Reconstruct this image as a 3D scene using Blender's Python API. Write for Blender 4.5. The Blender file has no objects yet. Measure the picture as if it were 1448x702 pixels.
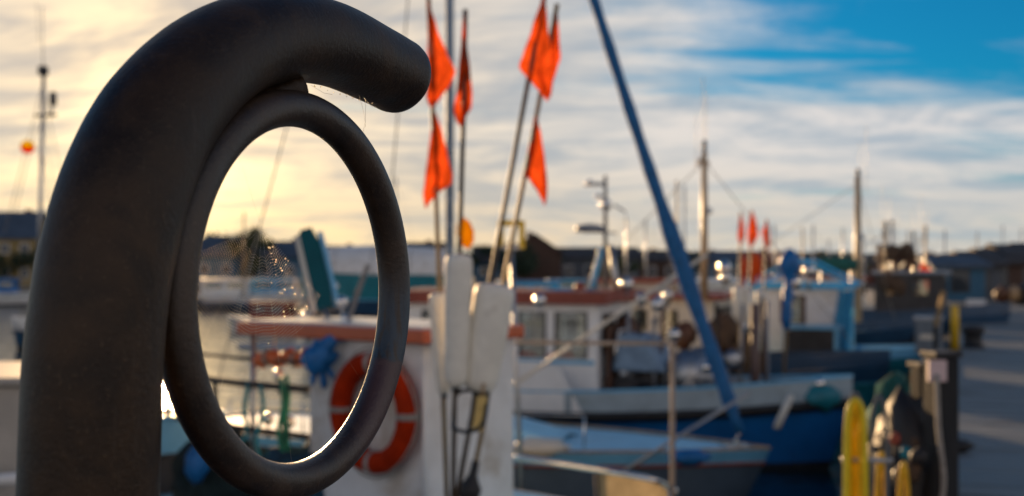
import bpy, math, random
from mathutils import Vector, Matrix, noise
random.seed(7)
R = math.radians
sc = bpy.context.scene
col = sc.collection

# ------------------------------------------------------------------ camera
F, CX, HZ, EYE = 1600.0, 724.0, 388.0, 3.0
cam = bpy.data.cameras.new('camera'); camo = bpy.data.objects.new('camera', cam); col.objects.link(camo)
camo.location = (0, 0, EYE); camo.rotation_euler = (R(90), 0, 0)
cam.sensor_width = 36; cam.lens = F / 1448 * 36
cam.shift_y = (HZ - 351) / 1448
cam.clip_start = 0.05; cam.clip_end = 6000
cam.dof.use_dof = True; cam.dof.focus_distance = 1.10; cam.dof.aperture_fstop = 5.0
sc.camera = camo

# ------------------------------------------------------------------ sky, sun, exposure
SUN_AZ, SUN_EL = math.atan2(228 - CX, F), R(6.2)
SUN_DIR = Vector((math.sin(SUN_AZ) * math.cos(SUN_EL), math.cos(SUN_AZ) * math.cos(SUN_EL), math.sin(SUN_EL)))
sun = bpy.data.lights.new('sun', 'SUN'); suno = bpy.data.objects.new('sun', sun); col.objects.link(suno)
sun.energy = 5.0; sun.angle = R(0.53); sun.color = (1.0, 0.64, 0.32)
suno.rotation_euler = SUN_DIR.to_track_quat('Z', 'Y').to_euler()
suno.location = (-30, 60, 30)
sc.view_settings.view_transform = 'Standard'; sc.view_settings.look = 'None'
sc.view_settings.exposure = 0.69; sc.view_settings.gamma = 1.0
world = bpy.data.worlds.new('World'); sc.world = world; world.use_nodes = True


class Nodes:
    """small helper to chain shader nodes"""
    def __init__(s, tree): s.t = tree
    def n(s, kind, **kw):
        o = s.t.nodes.new(kind)
        for k, v in kw.items(): setattr(o, k, v)
        return o
    def link(s, a, b): s.t.links.new(a, b)
    def put(s, v, sock):
        if isinstance(v, bpy.types.NodeSocket): s.link(v, sock)
        elif isinstance(v, (tuple, list, Vector)) and sock.type == 'RGBA': sock.default_value = (*v[:3], 1)
        else: sock.default_value = v
    def m(s, op, a, b=0.0, c=0.0, clamp=False):
        o = s.n('ShaderNodeMath', operation=op, use_clamp=clamp)
        s.put(a, o.inputs[0]); s.put(b, o.inputs[1]); s.put(c, o.inputs[2]); return o.outputs[0]
    def vm(s, op, a, b=(0, 0, 0)):
        o = s.n('ShaderNodeVectorMath', operation=op)
        s.put(a, o.inputs[0]); s.put(b, o.inputs[1])
        return o.outputs['Value'] if op in ('DOT_PRODUCT', 'LENGTH') else o.outputs[0]
    def step(s, v, a, b):
        o = s.n('ShaderNodeMapRange', interpolation_type='SMOOTHSTEP')
        s.put(v, o.inputs[0]); o.inputs[1].default_value = a; o.inputs[2].default_value = b; return o.outputs[0]
    def mix(s, f, a, b, mode='MIX'):
        o = s.n('ShaderNodeMix', data_type='RGBA', blend_type=mode)
        s.put(f, o.inputs[0]); s.put(a, o.inputs[6]); s.put(b, o.inputs[7]); return o.outputs[2]
    def noise(s, v, scale, detail=4, rough=.55, dist=0.0):
        o = s.n('ShaderNodeTexNoise'); s.put(v, o.inputs['Vector'])
        o.inputs['Scale'].default_value = scale; o.inputs['Detail'].default_value = detail
        o.inputs['Roughness'].default_value = rough; o.inputs['Distortion'].default_value = dist
        return o.outputs['Fac']
    def map(s, v, loc=(0, 0, 0), rot=(0, 0, 0), scale=(1, 1, 1)):
        o = s.n('ShaderNodeMapping'); s.put(v, o.inputs[0])
        o.inputs[1].default_value = loc; o.inputs[2].default_value = rot; o.inputs[3].default_value = scale
        return o.outputs[0]


def build_sky():
    t = world.node_tree; t.nodes.clear(); N = Nodes(t)
    d = N.vm('NORMALIZE', N.n('ShaderNodeTexCoord').outputs['Generated'])
    sky = N.n('ShaderNodeTexSky', sky_type='NISHITA', sun_disc=False)
    sky.sun_elevation = SUN_EL; sky.sun_rotation = SUN_AZ
    sky.air_density = 1.0; sky.dust_density = 0.4; sky.ozone_density = 4.0
    clear = N.mix(1.0, sky.outputs[0], (0.009, 0.104, 0.128), 'MULTIPLY')
    x = N.n('ShaderNodeSeparateXYZ'); N.link(d, x.inputs[0])
    z = N.m('MAXIMUM', x.outputs[2], 0.0)
    zc = N.m('ADD', z, 0.13)
    c = N.n('ShaderNodeCombineXYZ')
    N.link(N.m('DIVIDE', x.outputs[0], zc), c.inputs[0]); N.link(N.m('DIVIDE', x.outputs[1], zc), c.inputs[1])
    P = c.outputs[0]
    n1 = N.noise(N.map(P, loc=(CLX, CLY, 0), rot=(0, 0, R(24)), scale=(0.42, 0.95, 1)), 1.0, 8, .58, .7)
    n2 = N.noise(N.map(P, loc=(9.3, 4.4, 2), rot=(0, 0, R(20)), scale=(0.8, 1.1, 1)), 1.5, 8, .62, 1.3)
    n3 = N.noise(N.map(P, loc=(2.3, 7.4, 1), rot=(0, 0, R(38)), scale=(0.8, 2.6, 1)), 1.8, 8, .66, .6)
    ca = N.vm('DOT_PRODUCT', d, SUN_DIR)
    cap = N.m('MAXIMUM', ca, 0.0)
    low = N.step(z, .13, .0)
    # cloud cover: banked up low down and towards the sun, broken higher up
    cov = N.m('ADD', n1, N.m('MULTIPLY', N.m('POWER', cap, 10), .22))
    cov = N.m('ADD', cov, N.m('MULTIPLY', low, .16))
    cov = N.m('SUBTRACT', cov, N.m('MULTIPLY', N.step(z, .13, .27), .10))
    cov = N.m('SUBTRACT', cov, N.m('MULTIPLY', N.step(z, .35, .75), .10))
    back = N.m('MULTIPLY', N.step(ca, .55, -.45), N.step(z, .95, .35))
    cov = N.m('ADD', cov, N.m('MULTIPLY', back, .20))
    cov = N.m('ADD', cov, N.m('MULTIPLY', N.m('SUBTRACT', n3, .5), .34))
    mask = N.step(cov, .35, .62)
    shade = N.step(N.m('ADD', N.m('MULTIPLY', n2, .65), N.m('MULTIPLY', n3, .35)), .38, .60)
    w7 = N.m('POWER', cap, 20)
    warm = N.mix(w7, (0.77, 0.725, 0.70), (1.06, 0.82, 0.53))
    dark = N.mix(w7, (0.40, 0.47, 0.54), (0.60, 0.50, 0.42))
    cloud = N.mix(shade, dark, warm)
    horizon = N.mix(N.m('POWER', cap, 12), (0.62, 0.565, 0.48), (1.16, 0.74, 0.34))
    cloud = N.mix(N.m('MULTIPLY', low, N.m('ADD', N.m('MULTIPLY', shade, .5), .35)), cloud, horizon)
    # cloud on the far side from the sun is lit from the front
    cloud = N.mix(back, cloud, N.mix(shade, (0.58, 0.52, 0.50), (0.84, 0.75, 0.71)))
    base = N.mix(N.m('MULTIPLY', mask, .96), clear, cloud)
    # forward scattering round the sun behind the thin cloud
    g1 = N.m('MULTIPLY', N.m('POWER', cap, 75), .46)
    g2 = N.m('MULTIPLY', N.m('POWER', cap, 900), 2.2)
    g = N.m('ADD', N.m('MULTIPLY', g1, N.m('ADD', N.m('MULTIPLY', shade, .8), .3)), g2)
    hm = N.n('ShaderNodeVectorMath', operation='SCALE'); hm.inputs[0].default_value = (1.0, .64, .24); N.link(g, hm.inputs['Scale'])
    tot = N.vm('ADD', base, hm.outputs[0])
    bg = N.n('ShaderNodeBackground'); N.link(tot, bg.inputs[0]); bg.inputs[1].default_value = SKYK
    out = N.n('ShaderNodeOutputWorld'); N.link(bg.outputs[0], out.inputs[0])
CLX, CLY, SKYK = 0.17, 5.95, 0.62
build_sky()

# ------------------------------------------------------------------ materials
MATS = {}
def mat(name, c=(.5, .5, .5), rough=.6, metal=0.0, var=.18, scale=5.0, bump=0.0, c2=None, c2at=(.5, .62), spec=.5, coat=0.0, stretch=(1, 1, 1)):
    if name in MATS: return MATS[name]
    m = bpy.data.materials.new(name); m.use_nodes = True; t = m.node_tree; N = Nodes(t)
    b = t.nodes['Principled BSDF']
    o = N.map(N.n('ShaderNodeTexCoord').outputs['Object'], scale=stretch)
    n = N.noise(o, scale, 5, .6)
    c1a = tuple(max(0, v * (1 - var)) for v in c); c1b = tuple(min(1, v * (1 + var)) for v in c)
    cc = N.mix(N.step(n, .3, .7), c1a, c1b)
    if c2 is not None:
        cc = N.mix(N.step(N.noise(o, scale * .6, 6, .65, .4), *c2at), cc, c2)
    N.link(cc, b.inputs['Base Color'])
    N.link(N.m('ADD', N.m('MULTIPLY', N.m('SUBTRACT', N.noise(o, scale * 2.3, 3), .5), .3), rough, clamp=True), b.inputs['Roughness'])
    b.inputs['Metallic'].default_value = metal
    b.inputs['Specular IOR Level'].default_value = spec
    b.inputs['Coat Weight'].default_value = coat
    if bump:
        bp = N.n('ShaderNodeBump'); bp.inputs['Strength'].default_value = bump; bp.inputs['Distance'].default_value = .01
        N.link(N.noise(o, scale * 6, 5), bp.inputs['Height']); N.link(bp.outputs[0], b.inputs['Normal'])
    MATS[name] = m; return m

def cloth(name, c, trans=.5, var=.15, clear=0.0):
    if name in MATS: return MATS[name]
    m = bpy.data.materials.new(name); m.use_nodes = True; t = m.node_tree; t.nodes.clear(); N = Nodes(t)
    o = N.n('ShaderNodeTexCoord').outputs['Object']
    cc = N.mix(N.step(N.noise(o, 14, 4), .3, .7), tuple(v * (1 - var) for v in c), tuple(min(1, v * (1 + var)) for v in c))
    a = N.n('ShaderNodeBsdfDiffuse'); N.link(cc, a.inputs[0])
    b = N.n('ShaderNodeBsdfTranslucent'); N.link(cc, b.inputs[0])
    x = N.n('ShaderNodeMixShader'); x.inputs[0].default_value = trans
    N.link(a.outputs[0], x.inputs[1]); N.link(b.outputs[0], x.inputs[2])
    last = x
    if clear:
        tr = N.n('ShaderNodeBsdfTransparent'); N.link(cc, tr.inputs[0])
        last = N.n('ShaderNodeMixShader'); last.inputs[0].default_value = clear
        N.link(x.outputs[0], last.inputs[1]); N.link(tr.outputs[0], last.inputs[2])
    N.link(last.outputs[0], N.n('ShaderNodeOutputMaterial').inputs[0])
    MATS[name] = m; return m

def glass(name, tint=(.85, .9, .9), refl=.12):
    if name in MATS: return MATS[name]
    m = bpy.data.materials.new(name); m.use_nodes = True; t = m.node_tree; t.nodes.clear(); N = Nodes(t)
    o = N.n('ShaderNodeTexCoord').outputs['Object']
    cc = N.mix(N.step(N.noise(o, 6, 4), .35, .75), tint, tuple(v * .8 for v in tint))
    a = N.n('ShaderNodeBsdfTransparent'); N.link(cc, a.inputs[0])
    b = N.n('ShaderNodeBsdfGlossy'); b.inputs['Roughness'].default_value = .06
    f = N.n('ShaderNodeFresnel'); f.inputs[0].default_value = 1.5
    x = N.n('ShaderNodeMixShader'); N.link(N.m('ADD', f.outputs[0], refl - .04, clamp=True), x.inputs[0])
    N.link(a.outputs[0], x.inputs[1]); N.link(b.outputs[0], x.inputs[2])
    N.link(x.outputs[0], N.n('ShaderNodeOutputMaterial').inputs[0])
    MATS[name] = m; return m

WHITE = mat('white_paint', (.74, .74, .73), .4, var=.09, scale=3.5, c2=(.48, .42, .35), c2at=(.52, .74), coat=.2)
CREAM = mat('cream_paint', (.68, .64, .55), .45, var=.08, scale=2.5, c2=(.45, .38, .30), c2at=(.60, .80))
GREYP = mat('grey_paint', (.24, .26, .29), .5, var=.12)
BLUEP = mat('blue_hull_paint', (.007, .14, .42), .38, var=.14, scale=2, c2=(.010, .075, .22), c2at=(.5, .75), coat=.3)
NAVY = mat('navy_hull_paint', (.012, .055, .12), .35, var=.15, scale=2, coat=.3)
PALEB = mat('pale_blue_paint', (.16, .46, .70), .4, var=.10, scale=2)
TEALP = mat('teal_paint', (.012, .20, .26), .45, var=.15, scale=3)
SKYB = mat('sky_blue_canvas', (.06, .46, .80), .7, var=.12, scale=3)
BLACK = mat('black_rubber', (.014, .014, .016), .6, var=.3)
DARK = mat('dark_paint', (.035, .035, .04), .5, var=.3)
ANTIF = mat('dark_antifouling', (.02, .022, .03), .7, var=.3)
REDR = mat('rust_red_paint', (.30, .062, .035), .55, var=.16, scale=4, c2=(.18, .05, .03), c2at=(.55, .7))
ORANGER = mat('orange_red_paint', (.52, .10, .025), .4, var=.12, scale=4, coat=.3)
ORANGE = mat('lifebuoy_orange', (.36, .024, .002), .7, var=.22, scale=9, spec=.08, c2=(.26, .022, .006), c2at=(.55, .75))
ORANGET = mat('orange_tarp', (.60, .13, .03), .5, var=.2, scale=8, bump=.4)
BLUETARP = mat('blue_tarp', (.006, .14, .40), .5, var=.22, scale=9, bump=.6)
GREENROPE = mat('green_rope', (.015, .22, .13), .7, var=.25, scale=30)
TEALROPE = mat('teal_rope', (.02, .25, .30), .7, var=.25, scale=30)
GREYROPE = mat('grey_rope', (.30, .28, .25), .8, var=.25, scale=30)
YELLOW = mat('yellow_plastic', (.72, .44, .015), .4, var=.10, scale=8)
YHOSE = mat('yellow_hose', (.80, .58, .008), .5, var=.10, scale=8)
YGREEN = mat('lime_plastic', (.45, .52, .03), .5, var=.1)
FOAM = mat('white_float_plastic', (.86, .81, .70), .5, var=.08, scale=9, c2=(.60, .54, .44), c2at=(.58, .85), bump=.15)
WOODD = mat('dark_tarred_wood', (.016, .017, .019), .85, var=.35, scale=9, bump=.5, stretch=(1, 1, .15))
WOODL = mat('varnished_wood', (.40, .27, .15), .45, var=.25, scale=9, stretch=(1, 1, .15))
WOODB = mat('brown_door_wood', (.10, .042, .022), .5, var=.25, scale=9)
BAMBOO = mat('bamboo_pole', (.26, .18, .085), .55, var=.25, scale=14, stretch=(1, 1, .3))
DPOLE = mat('dark_pole', (.085, .06, .04), .55, var=.25, scale=14)
STEEL = mat('stainless_steel', (.75, .73, .70), .20, 1.0, var=.08, scale=12)
GALV = mat('galvanised_steel', (.42, .43, .45), .38, .9, var=.15, scale=10)
ALU = mat('anodised_mast', (.26, .33, .42), .58, .25, var=.08, scale=6)
RUST = mat('rusty_iron', (.12, .055, .03), .75, .3, var=.35, scale=9, bump=.4)
NETG = mat('green_net', (.02, .12, .10), .9, var=.35, scale=25, bump=.9)
NETB = mat('brown_net', (.11, .07, .045), .9, var=.35, scale=25, bump=.9)
JIB = mat('blue_sailcloth', (.004, .11, .30), .7, var=.18, scale=10, bump=.3)
DECKG = mat('pale_deck_paint', (.34, .68, .86), .5, var=.08, scale=3, c2=(.42, .60, .70), c2at=(.55, .75))
CONC = mat('concrete', (.27, .265, .25), .85, var=.2, scale=3, bump=.4)
FLAGO = cloth('orange_flag_cloth', (.70, .082, .013), .50, var=.28)
FLAGY = cloth('yellow_cloth', (.85, .42, .02), .5)
GLASS = glass('window_glass')
SMOKED = cloth('tan_spray_hood', (.30, .24, .15), .40)
LAMPG = glass('lamp_lens', (.9, .75, .45), .25)

# ------------------------------------------------------------------ mesh helpers
class MB:
    def __init__(s): s.v, s.f, s.sm = [], [], []
    def add(s, vs, fs, smooth=False):
        o = len(s.v); s.v += [tuple(p) for p in vs]
        s.f += [tuple(i + o for i in f) for f in fs]; s.sm += [smooth] * len(fs); return s
    def box(s, c, size, rz=0.0, M=None):
        x, y, z = (k / 2 for k in size)
        ps = [Vector((a * x, b * y, d * z)) for a in (-1, 1) for b in (-1, 1) for d in (-1, 1)]
        m = M if M is not None else Matrix.Rotation(rz, 3, 'Z')
        ps = [m @ p + Vector(c) for p in ps]
        return s.add(ps, [(0, 1, 3, 2), (4, 6, 7, 5), (0, 4, 5, 1), (2, 3, 7, 6), (0, 2, 6, 4), (1, 5, 7, 3)])
    def bar(s, a, b, w, h, up=(0, 0, 1)):
        """a square bar from a to b"""
        a, b = Vector(a), Vector(b); d = (b - a); L = d.length; d.normalize()
        u = Vector(up)
        if abs(d.dot(u)) > .95: u = Vector((1, 0, 0))
        sd = d.cross(u).normalized(); u = sd.cross(d)
        return s.box((a + b) / 2, (w, L, h), M=Matrix((sd, d, u)).transposed())
    def tube(s, pts, r, n=8, closed=False, smooth=True, flat=1.0):
        pts = [Vector(p) for p in pts]; k = len(pts)
        rs = list(r) if isinstance(r, (list, tuple)) else [r] * k
        vs, fs, up = [], [], None
        for i, p in enumerate(pts):
            a = pts[(i - 1) % k] if closed or i > 0 else p
            b = pts[(i + 1) % k] if closed or i < k - 1 else p
            t = (b - a).normalized()
            if up is None:
                up = Vector((0, 0, 1)) if abs(t.z) < .9 else Vector((1, 0, 0))
            sd = t.cross(up)
            if sd.length < 1e-5: sd = t.orthogonal()
            sd.normalize(); up = sd.cross(t).normalized()
            for j in range(n):
                an = 2 * math.pi * j / n
                vs.append(p + rs[i] * (math.cos(an) * sd + math.sin(an) * up * flat))
        for i in range(k if closed else k - 1):
            for j in range(n):
                a, b = i * n + j, i * n + (j + 1) % n
                c, d = ((i + 1) % k) * n + (j + 1) % n, ((i + 1) % k) * n + j
                fs.append((a, b, c, d))
        if not closed:
            fs.append(tuple(range(n - 1, -1, -1))); fs.append(tuple((k - 1) * n + j for j in range(n)))
        return s.add(vs, fs, smooth)
    def lathe(s, prof, c=(0, 0, 0), n=16, M=None, smooth=True):
        vs, fs = [], []; m = M if M is not None else Matrix.Identity(3); k = len(prof)
        for r, z in prof:
            for j in range(n):
                a = 2 * math.pi * j / n
                vs.append(m @ Vector((r * math.cos(a), r * math.sin(a), z)) + Vector(c))
        for i in range(k - 1):
            for j in range(n):
                fs.append((i * n + j, i * n + (j + 1) % n, (i + 1) * n + (j + 1) % n, (i + 1) * n + j))
        fs.append(tuple(range(n - 1, -1, -1))); fs.append(tuple((k - 1) * n + j for j in range(n)))
        return s.add(vs, fs, smooth)
    def ball(s, c, r, n=12, sq=(1, 1, 1), lump=0.0):
        h = n // 2; vs, fs = [], []
        for i in range(h + 1):
            ph = math.pi * i / h
            for j in range(n):
                a = 2 * math.pi * j / n
                d = Vector((math.sin(ph) * math.cos(a), math.sin(ph) * math.sin(a), math.cos(ph)))
                q = r * (1 + lump * noise.noise(d * 2.1 + Vector(c) * 3.7))
                vs.append(Vector((d.x * sq[0], d.y * sq[1], d.z * sq[2])) * q + Vector(c))
        for i in range(h):
            for j in range(n):
                fs.append((i * n + j, (i + 1) * n + j, (i + 1) * n + (j + 1) % n, i * n + (j + 1) % n))
        return s.add(vs, fs, True)
    def grid(s, rows, smooth=True, close=False):
        """rows of equal length -> quads"""
        k = len(rows[0]); vs = [p for r in rows for p in r]; fs = []
        for i in range(len(rows) - 1):
            for j in range(k if close else k - 1):
                fs.append((i * k + j, i * k + (j + 1) % k, (i + 1) * k + (j + 1) % k, (i + 1) * k + j))
        return s.add(vs, fs, smooth)
    def prism(s, poly, h0, h1, axis='Z', M=None, c=(0, 0, 0)):
        """2D polygon extruded"""
        m = M if M is not None else Matrix.Identity(3); k = len(poly)
        vs = [m @ Vector((x, y, h)) + Vector(c) for h in (h0, h1) for x, y in poly]
        fs = [(j, (j + 1) % k, k + (j + 1) % k, k + j) for j in range(k)] + [tuple(range(k - 1, -1, -1)), tuple(range(k, 2 * k))]
        return s.add(vs, fs)
    def build(s, name, m, parent=None, kind=None, loc=None, bevel=0.0):
        me = bpy.data.meshes.new(name); me.from_pydata(s.v, [], s.f); me.materials.append(m)
        for p, k in zip(me.polygons, s.sm): p.use_smooth = k
        me.update()
        o = bpy.data.objects.new(name, me); col.objects.link(o)
        if parent is not None: o.parent = parent
        if kind: o['kind'] = kind
        if loc is not None: o.location = loc
        if bevel:
            b = o.modifiers.new('bevel', 'BEVEL'); b.width = bevel; b.segments = 2; b.limit_method = 'ANGLE'
        return o

def at(px, py, d):
    """the place seen at a photograph pixel, d metres ahead"""
    return Vector(((px - CX) * d / F, d, EYE - (py - HZ) * d / F))
def tag(o, label, cat, group=None):
    o['label'] = label; o['category'] = cat
    if group: o['group'] = group
    return o
def thing(name, label, cat, loc=(0, 0, 0), rz=0.0, group=None):
    o = bpy.data.objects.new(name, None); col.objects.link(o); o.empty_display_size = .2
    o.location = loc; o.rotation_euler = (0, 0, rz)
    o['M'] = 0; del o['M']
    return tag(o, label, cat, group)
def loc_of(th, p):
    return Matrix.Rotation(-th.rotation_euler.z, 3, 'Z') @ (Vector(p) - Vector(th.location))
def catmull(pts, n=6):
    P = [Vector(p) for p in pts]; P = [P[0] * 2 - P[1]] + P + [P[-1] * 2 - P[-2]]; out = []
    for i in range(1, len(P) - 2):
        a, b, c, d = P[i - 1:i + 3]
        for k in range(n):
            t = k / n
            out.append(.5 * ((2 * b) + (c - a) * t + (2 * a - 5 * b + 4 * c - d) * t * t + (3 * b - a - 3 * c + d) * t ** 3))
    out.append(P[-2]); return out
def rot_to(z):
    return Vector(z).to_track_quat('Z', 'Y').to_matrix()

def wall_panel(parent, m, O, U, W, H, th=.05, openings=(), name='wall', top=None):
    """a wall of real thickness with openings cut through it; U runs along, Z is up"""
    O, U = Vector(O), Vector(U).normalized(); Z = Vector((0, 0, 1)); Nn = U.cross(Z)
    xs = sorted({0, W, *[o[0] for o in openings], *[o[1] for o in openings]})
    zs = sorted({0, H, *[o[2] for o in openings], *[o[3] for o in openings]})
    def hole(i, j):
        if i < 0 or j < 0 or i >= len(xs) - 1 or j >= len(zs) - 1: return True
        x, z = (xs[i] + xs[i + 1]) / 2, (zs[j] + zs[j + 1]) / 2
        return any(a < x < b and c < z < d for a, b, c, d in openings)
    nx, nz = len(xs), len(zs)
    P = lambda x, z, k: O + U * x + Z * z - Nn * (th * k)
    vs = [P(x, z, k) for k in (0, 1) for z in zs for x in xs]
    I = lambda i, j, k: k * nx * nz + j * nx + i
    fs = []
    for j in range(nz - 1):
        for i in range(nx - 1):
            if hole(i, j): continue
            fs.append((I(i, j, 0), I(i + 1, j, 0), I(i + 1, j + 1, 0), I(i, j + 1, 0)))
            fs.append((I(i, j, 1), I(i, j + 1, 1), I(i + 1, j + 1, 1), I(i + 1, j, 1)))
            for (di, dj, a, b) in ((-1, 0, (i, j), (i, j + 1)), (1, 0, (i + 1, j), (i + 1, j + 1)), (0, -1, (i, j), (i + 1, j)), (0, 1, (i, j + 1), (i + 1, j + 1))):
                if hole(i + di, j + dj): fs.append((I(*a, 0), I(*b, 0), I(*b, 1), I(*a, 1)))
    return MB().add(vs, fs).build(name, m, parent)
def window(parent, O, U, o, th, fm, gm=None, r=.02, mull=False):
    O, U = Vector(O), Vector(U).normalized(); Z = Vector((0, 0, 1)); Nn = U.cross(Z)
    a, b, c, d = o
    q = [O + U * x + Z * z + Nn * .004 for x, z in ((a, c), (b, c), (b, d), (a, d))]
    mb = MB().tube(q, r * 1.3, 4, closed=True, smooth=False)
    fr = mb.build('window_frame', fm, parent)
    C = O + U * (a + b) / 2 + Z * (c + d) / 2 - Nn * th * .5
    MB().box(C, (b - a, .012, d - c), M=Matrix((U, -Nn, Z)).transposed()).build('pane', gm or GLASS, fr)
    return fr

# ------------------------------------------------------------------ boats
HEAD = Vector((.923, -.384, 0)); HROT = math.atan2(-.384, .923)
BO = {}
class Boat:
    def __init__(s, label, bow, L, B, zs=(1.0, .75, .8), draft=.5, rz=HROT, group=None, cat='fishing boat', name='fishing_boat', rake=.5, hb_pow=2.2, transom=.72):
        d = Vector((math.cos(rz), math.sin(rz), 0))
        s.th = thing(name, label, cat, Vector((bow[0], bow[1], 0)) - d * L / 2, rz, group)
        s.L, s.B, s.zs, s.draft, s.rake, s.p, s.tr = L, B, zs, draft, rake, hb_pow, transom
    def sheer(s, t):
        f, m, a = s.zs
        u = t - .40
        return m + (f - m) * max(0, u / .60) ** 1.8 + (a - m) * max(0, -u / .40) ** 1.5
    def half(s, t):
        w = 1 - max(0, (t - .5) / .5) ** s.p
        w *= s.tr + (1 - s.tr) * min(1, t / .4) ** .7
        return max(.012, s.B / 2 * w)
    def pt(s, t, side, v, off=0.0, zoff=0.0):
        """v = 0 keel .. 1 sheer; above 1 goes straight up"""
        z = -s.draft + (s.sheer(t) + s.draft) * v
        y = (s.half(t) + off) * (min(v, 1.0) ** .38 if v > 0 else 0) * (1 + .05 * max(0, v - 1))
        return Vector((-s.L / 2 + s.L * t + s.rake * (v - .7) * t ** 5, side * y, z + zoff))
    def ring(s, v, n=14, off=0.0, t0=0.0, t1=1.0, zoff=0.0):
        ts = [t0 + (t1 - t0) * i / (n - 1) for i in range(n)]
        return [s.pt(t, 1, v, off, zoff) for t in reversed(ts)] + [s.pt(t, -1, v, off, zoff) for t in ts]
    def band(s, name, m, v0, v1, k=4):
        rows = [s.ring(v0 + (v1 - v0) * i / k) for i in range(k + 1)]
        return MB().grid(rows, True, close=True).build(name, m, s.th)
    def deck(s, m, v, name='deck', off=-.005, zoff=0.0):
        r = s.ring(v, off=off, zoff=zoff); n = len(r) // 2
        rows = [[r[n - 1 - i], (r[n - 1 - i] + r[n + i]) / 2 + Vector((0, 0, .03)), r[n + i]] for i in range(n)]
        return MB().grid(rows, True).build(name, m, s.th)
    def rail(s, name, m, v, r, off=.01, t0=0.0, t1=1.0, zoff=0.0, closed=True):
        return MB().tube(s.ring(v, off=off, t0=t0, t1=t1, zoff=zoff), r, 6, closed=closed).build(name, m, s.th)
    def bulwark(s, m, v, h, t0=0.0, t1=1.0, th=.045, name='bulwark', n=14):
        ts = [t0 + (t1 - t0) * i / (n - 1) for i in range(n)]
        for side in (1, -1):
            rows = []
            for t in ts:
                e = min(1, (t - t0) / .04 if t0 > 0 else 1, (t1 - t) / .06 if t1 < 1 else 1)
                hh = max(.02, h * max(0, e) ** .5)
                o = s.pt(t, side, v); i = s.pt(t, side, v, off=-th)
                if abs(i.y) < .006 or i.y * side < 0: i.y = side * .004
                rows.append([o + Vector((0, 0, .006)), o + Vector((0, 0, hh)), i + Vector((0, 0, hh)), i + Vector((0, 0, .006))])
            MB().grid(rows, False, close=True).build(name, m, s.th)
    def hull(s, low, up=None, vsplit=.62, deckm=None, strake=None, strake_r=.04, deck_v=1.0, vs=None):
        s.band('hull_bottom', ANTIF, 0, .40, 3)
        s.band('hull', low, .40, vs or vsplit, 4) if up else s.band('hull', low, .40, 1.0, 5)
        if up: s.band('topsides', up, vs or vsplit, 1.0, 3)
        s.deck(deckm or DECKG, deck_v, zoff=-.01)
        if strake: s.rail('rubbing_strake', strake, vsplit if up else .97, strake_r)
    def x(s, t): return s.L / 2 - t          # metres back from the bow
    def house(s, x0, x1, w, z0, z1, wm, rm, side_w=(), front_w=(), over=.12, rth=.07, fm=BLACK, door=None, crown=.05, y0=0.0):
        """x0 aft, x1 fore; openings as (a, b, c, d) along the wall and up from z0"""
        th = .05; H = z1 - z0; P = s.th
        sides = (((x0, y0 - w / 2, z0), (1, 0, 0), x1 - x0, side_w), ((x1, y0 + w / 2, z0), (-1, 0, 0), x1 - x0, [(x1 - x0 - b, x1 - x0 - a, c, d) for a, b, c, d in side_w]),
                 ((x1, y0 - w / 2 + th, z0), (0, 1, 0), w - 2 * th, front_w), ((x0, y0 + w / 2 - th, z0), (0, -1, 0), w - 2 * th, front_w if front_w else ()))
        for O, U, W, ops in sides:
            ops = [o for o in ops if o[1] < W - .02]
            wl = wall_panel(P, wm, O, U, W, H, th, ops)
            for o in ops: window(wl, O, U, o, th, fm)
        a = over; rows = []
        for i in range(7):
            y = y0 + (-w / 2 - a) + (w + 2 * a) * i / 6
            zz = z1 + crown * (1 - ((y - y0) / (w / 2 + a)) ** 2)
            rows.append([Vector((x0 - a, y, zz)), Vector((x1 + a * 1.4, y, zz)), Vector((x1 + a * 1.4, y, zz + rth)), Vector((x0 - a, y, zz + rth))])
        mb = MB().grid(rows, False, close=True)
        mb.f += [(3, 2, 1, 0), tuple(24 + i for i in (0, 1, 2, 3))]; mb.sm += [False, False]
        rf = mb.build('roof', rm, P)
        if door:
            xx, dw, dz = door
            MB().box((xx, y0 - w / 2 - .012, z0 + dz / 2), (dw, .03, dz)).build('door', WOODB, P)
        return rf
    def mast(s, x, z0, z1, r, m=ALU, y=0.0, lean=(0, 0), name='mast', spreader=None, lamp=None, stays=(), ant=0):
        top = Vector((x + lean[0], y + lean[1], z1)); bot = Vector((x, y, z0))
        k = MB().tube([bot, bot.lerp(top, .5), top], [r, r * .95, r * .75], 10).build(name, m, s.th)
        if spreader:
            f, wd = spreader; c = bot.lerp(top, f)
            MB().tube([c + Vector((0, -wd, 0)), c + Vector((0, wd, 0))], r * .4, 6).build('spreader', m, k)
        if lamp:
            MB().lathe([(.02, 0), (lamp * .8, .02), (lamp, .08), (lamp, .16), (lamp * .6, .22)], top, 10).build('masthead_lamp', DARK, k)
        for q in stays:
            MB().tube([top - Vector((0, 0, .2)), Vector(q)], .009, 5).build('stay', GREYROPE, k)
        for i in range(ant):
            o = Vector((random.uniform(-.2, .2), random.uniform(-.3, .3), 0))
            MB().tube([top + o - Vector((0, 0, .4)), top + o + Vector((0, 0, random.uniform(.7, 1.6)))], .008, 5).build('antenna', GALV, k)
        return k

# ------------------------------------------------------------------ water, quay, far shore
def sheet(name, x0, x1, y0, y1, z, m, nx=1, ny=1):
    rows = [[Vector((x0 + (x1 - x0) * i / nx, y0 + (y1 - y0) * j / ny, z)) for i in range(nx + 1)] for j in range(ny + 1)]
    return MB().grid(rows, False).build(name, m, None, 'structure')

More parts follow.
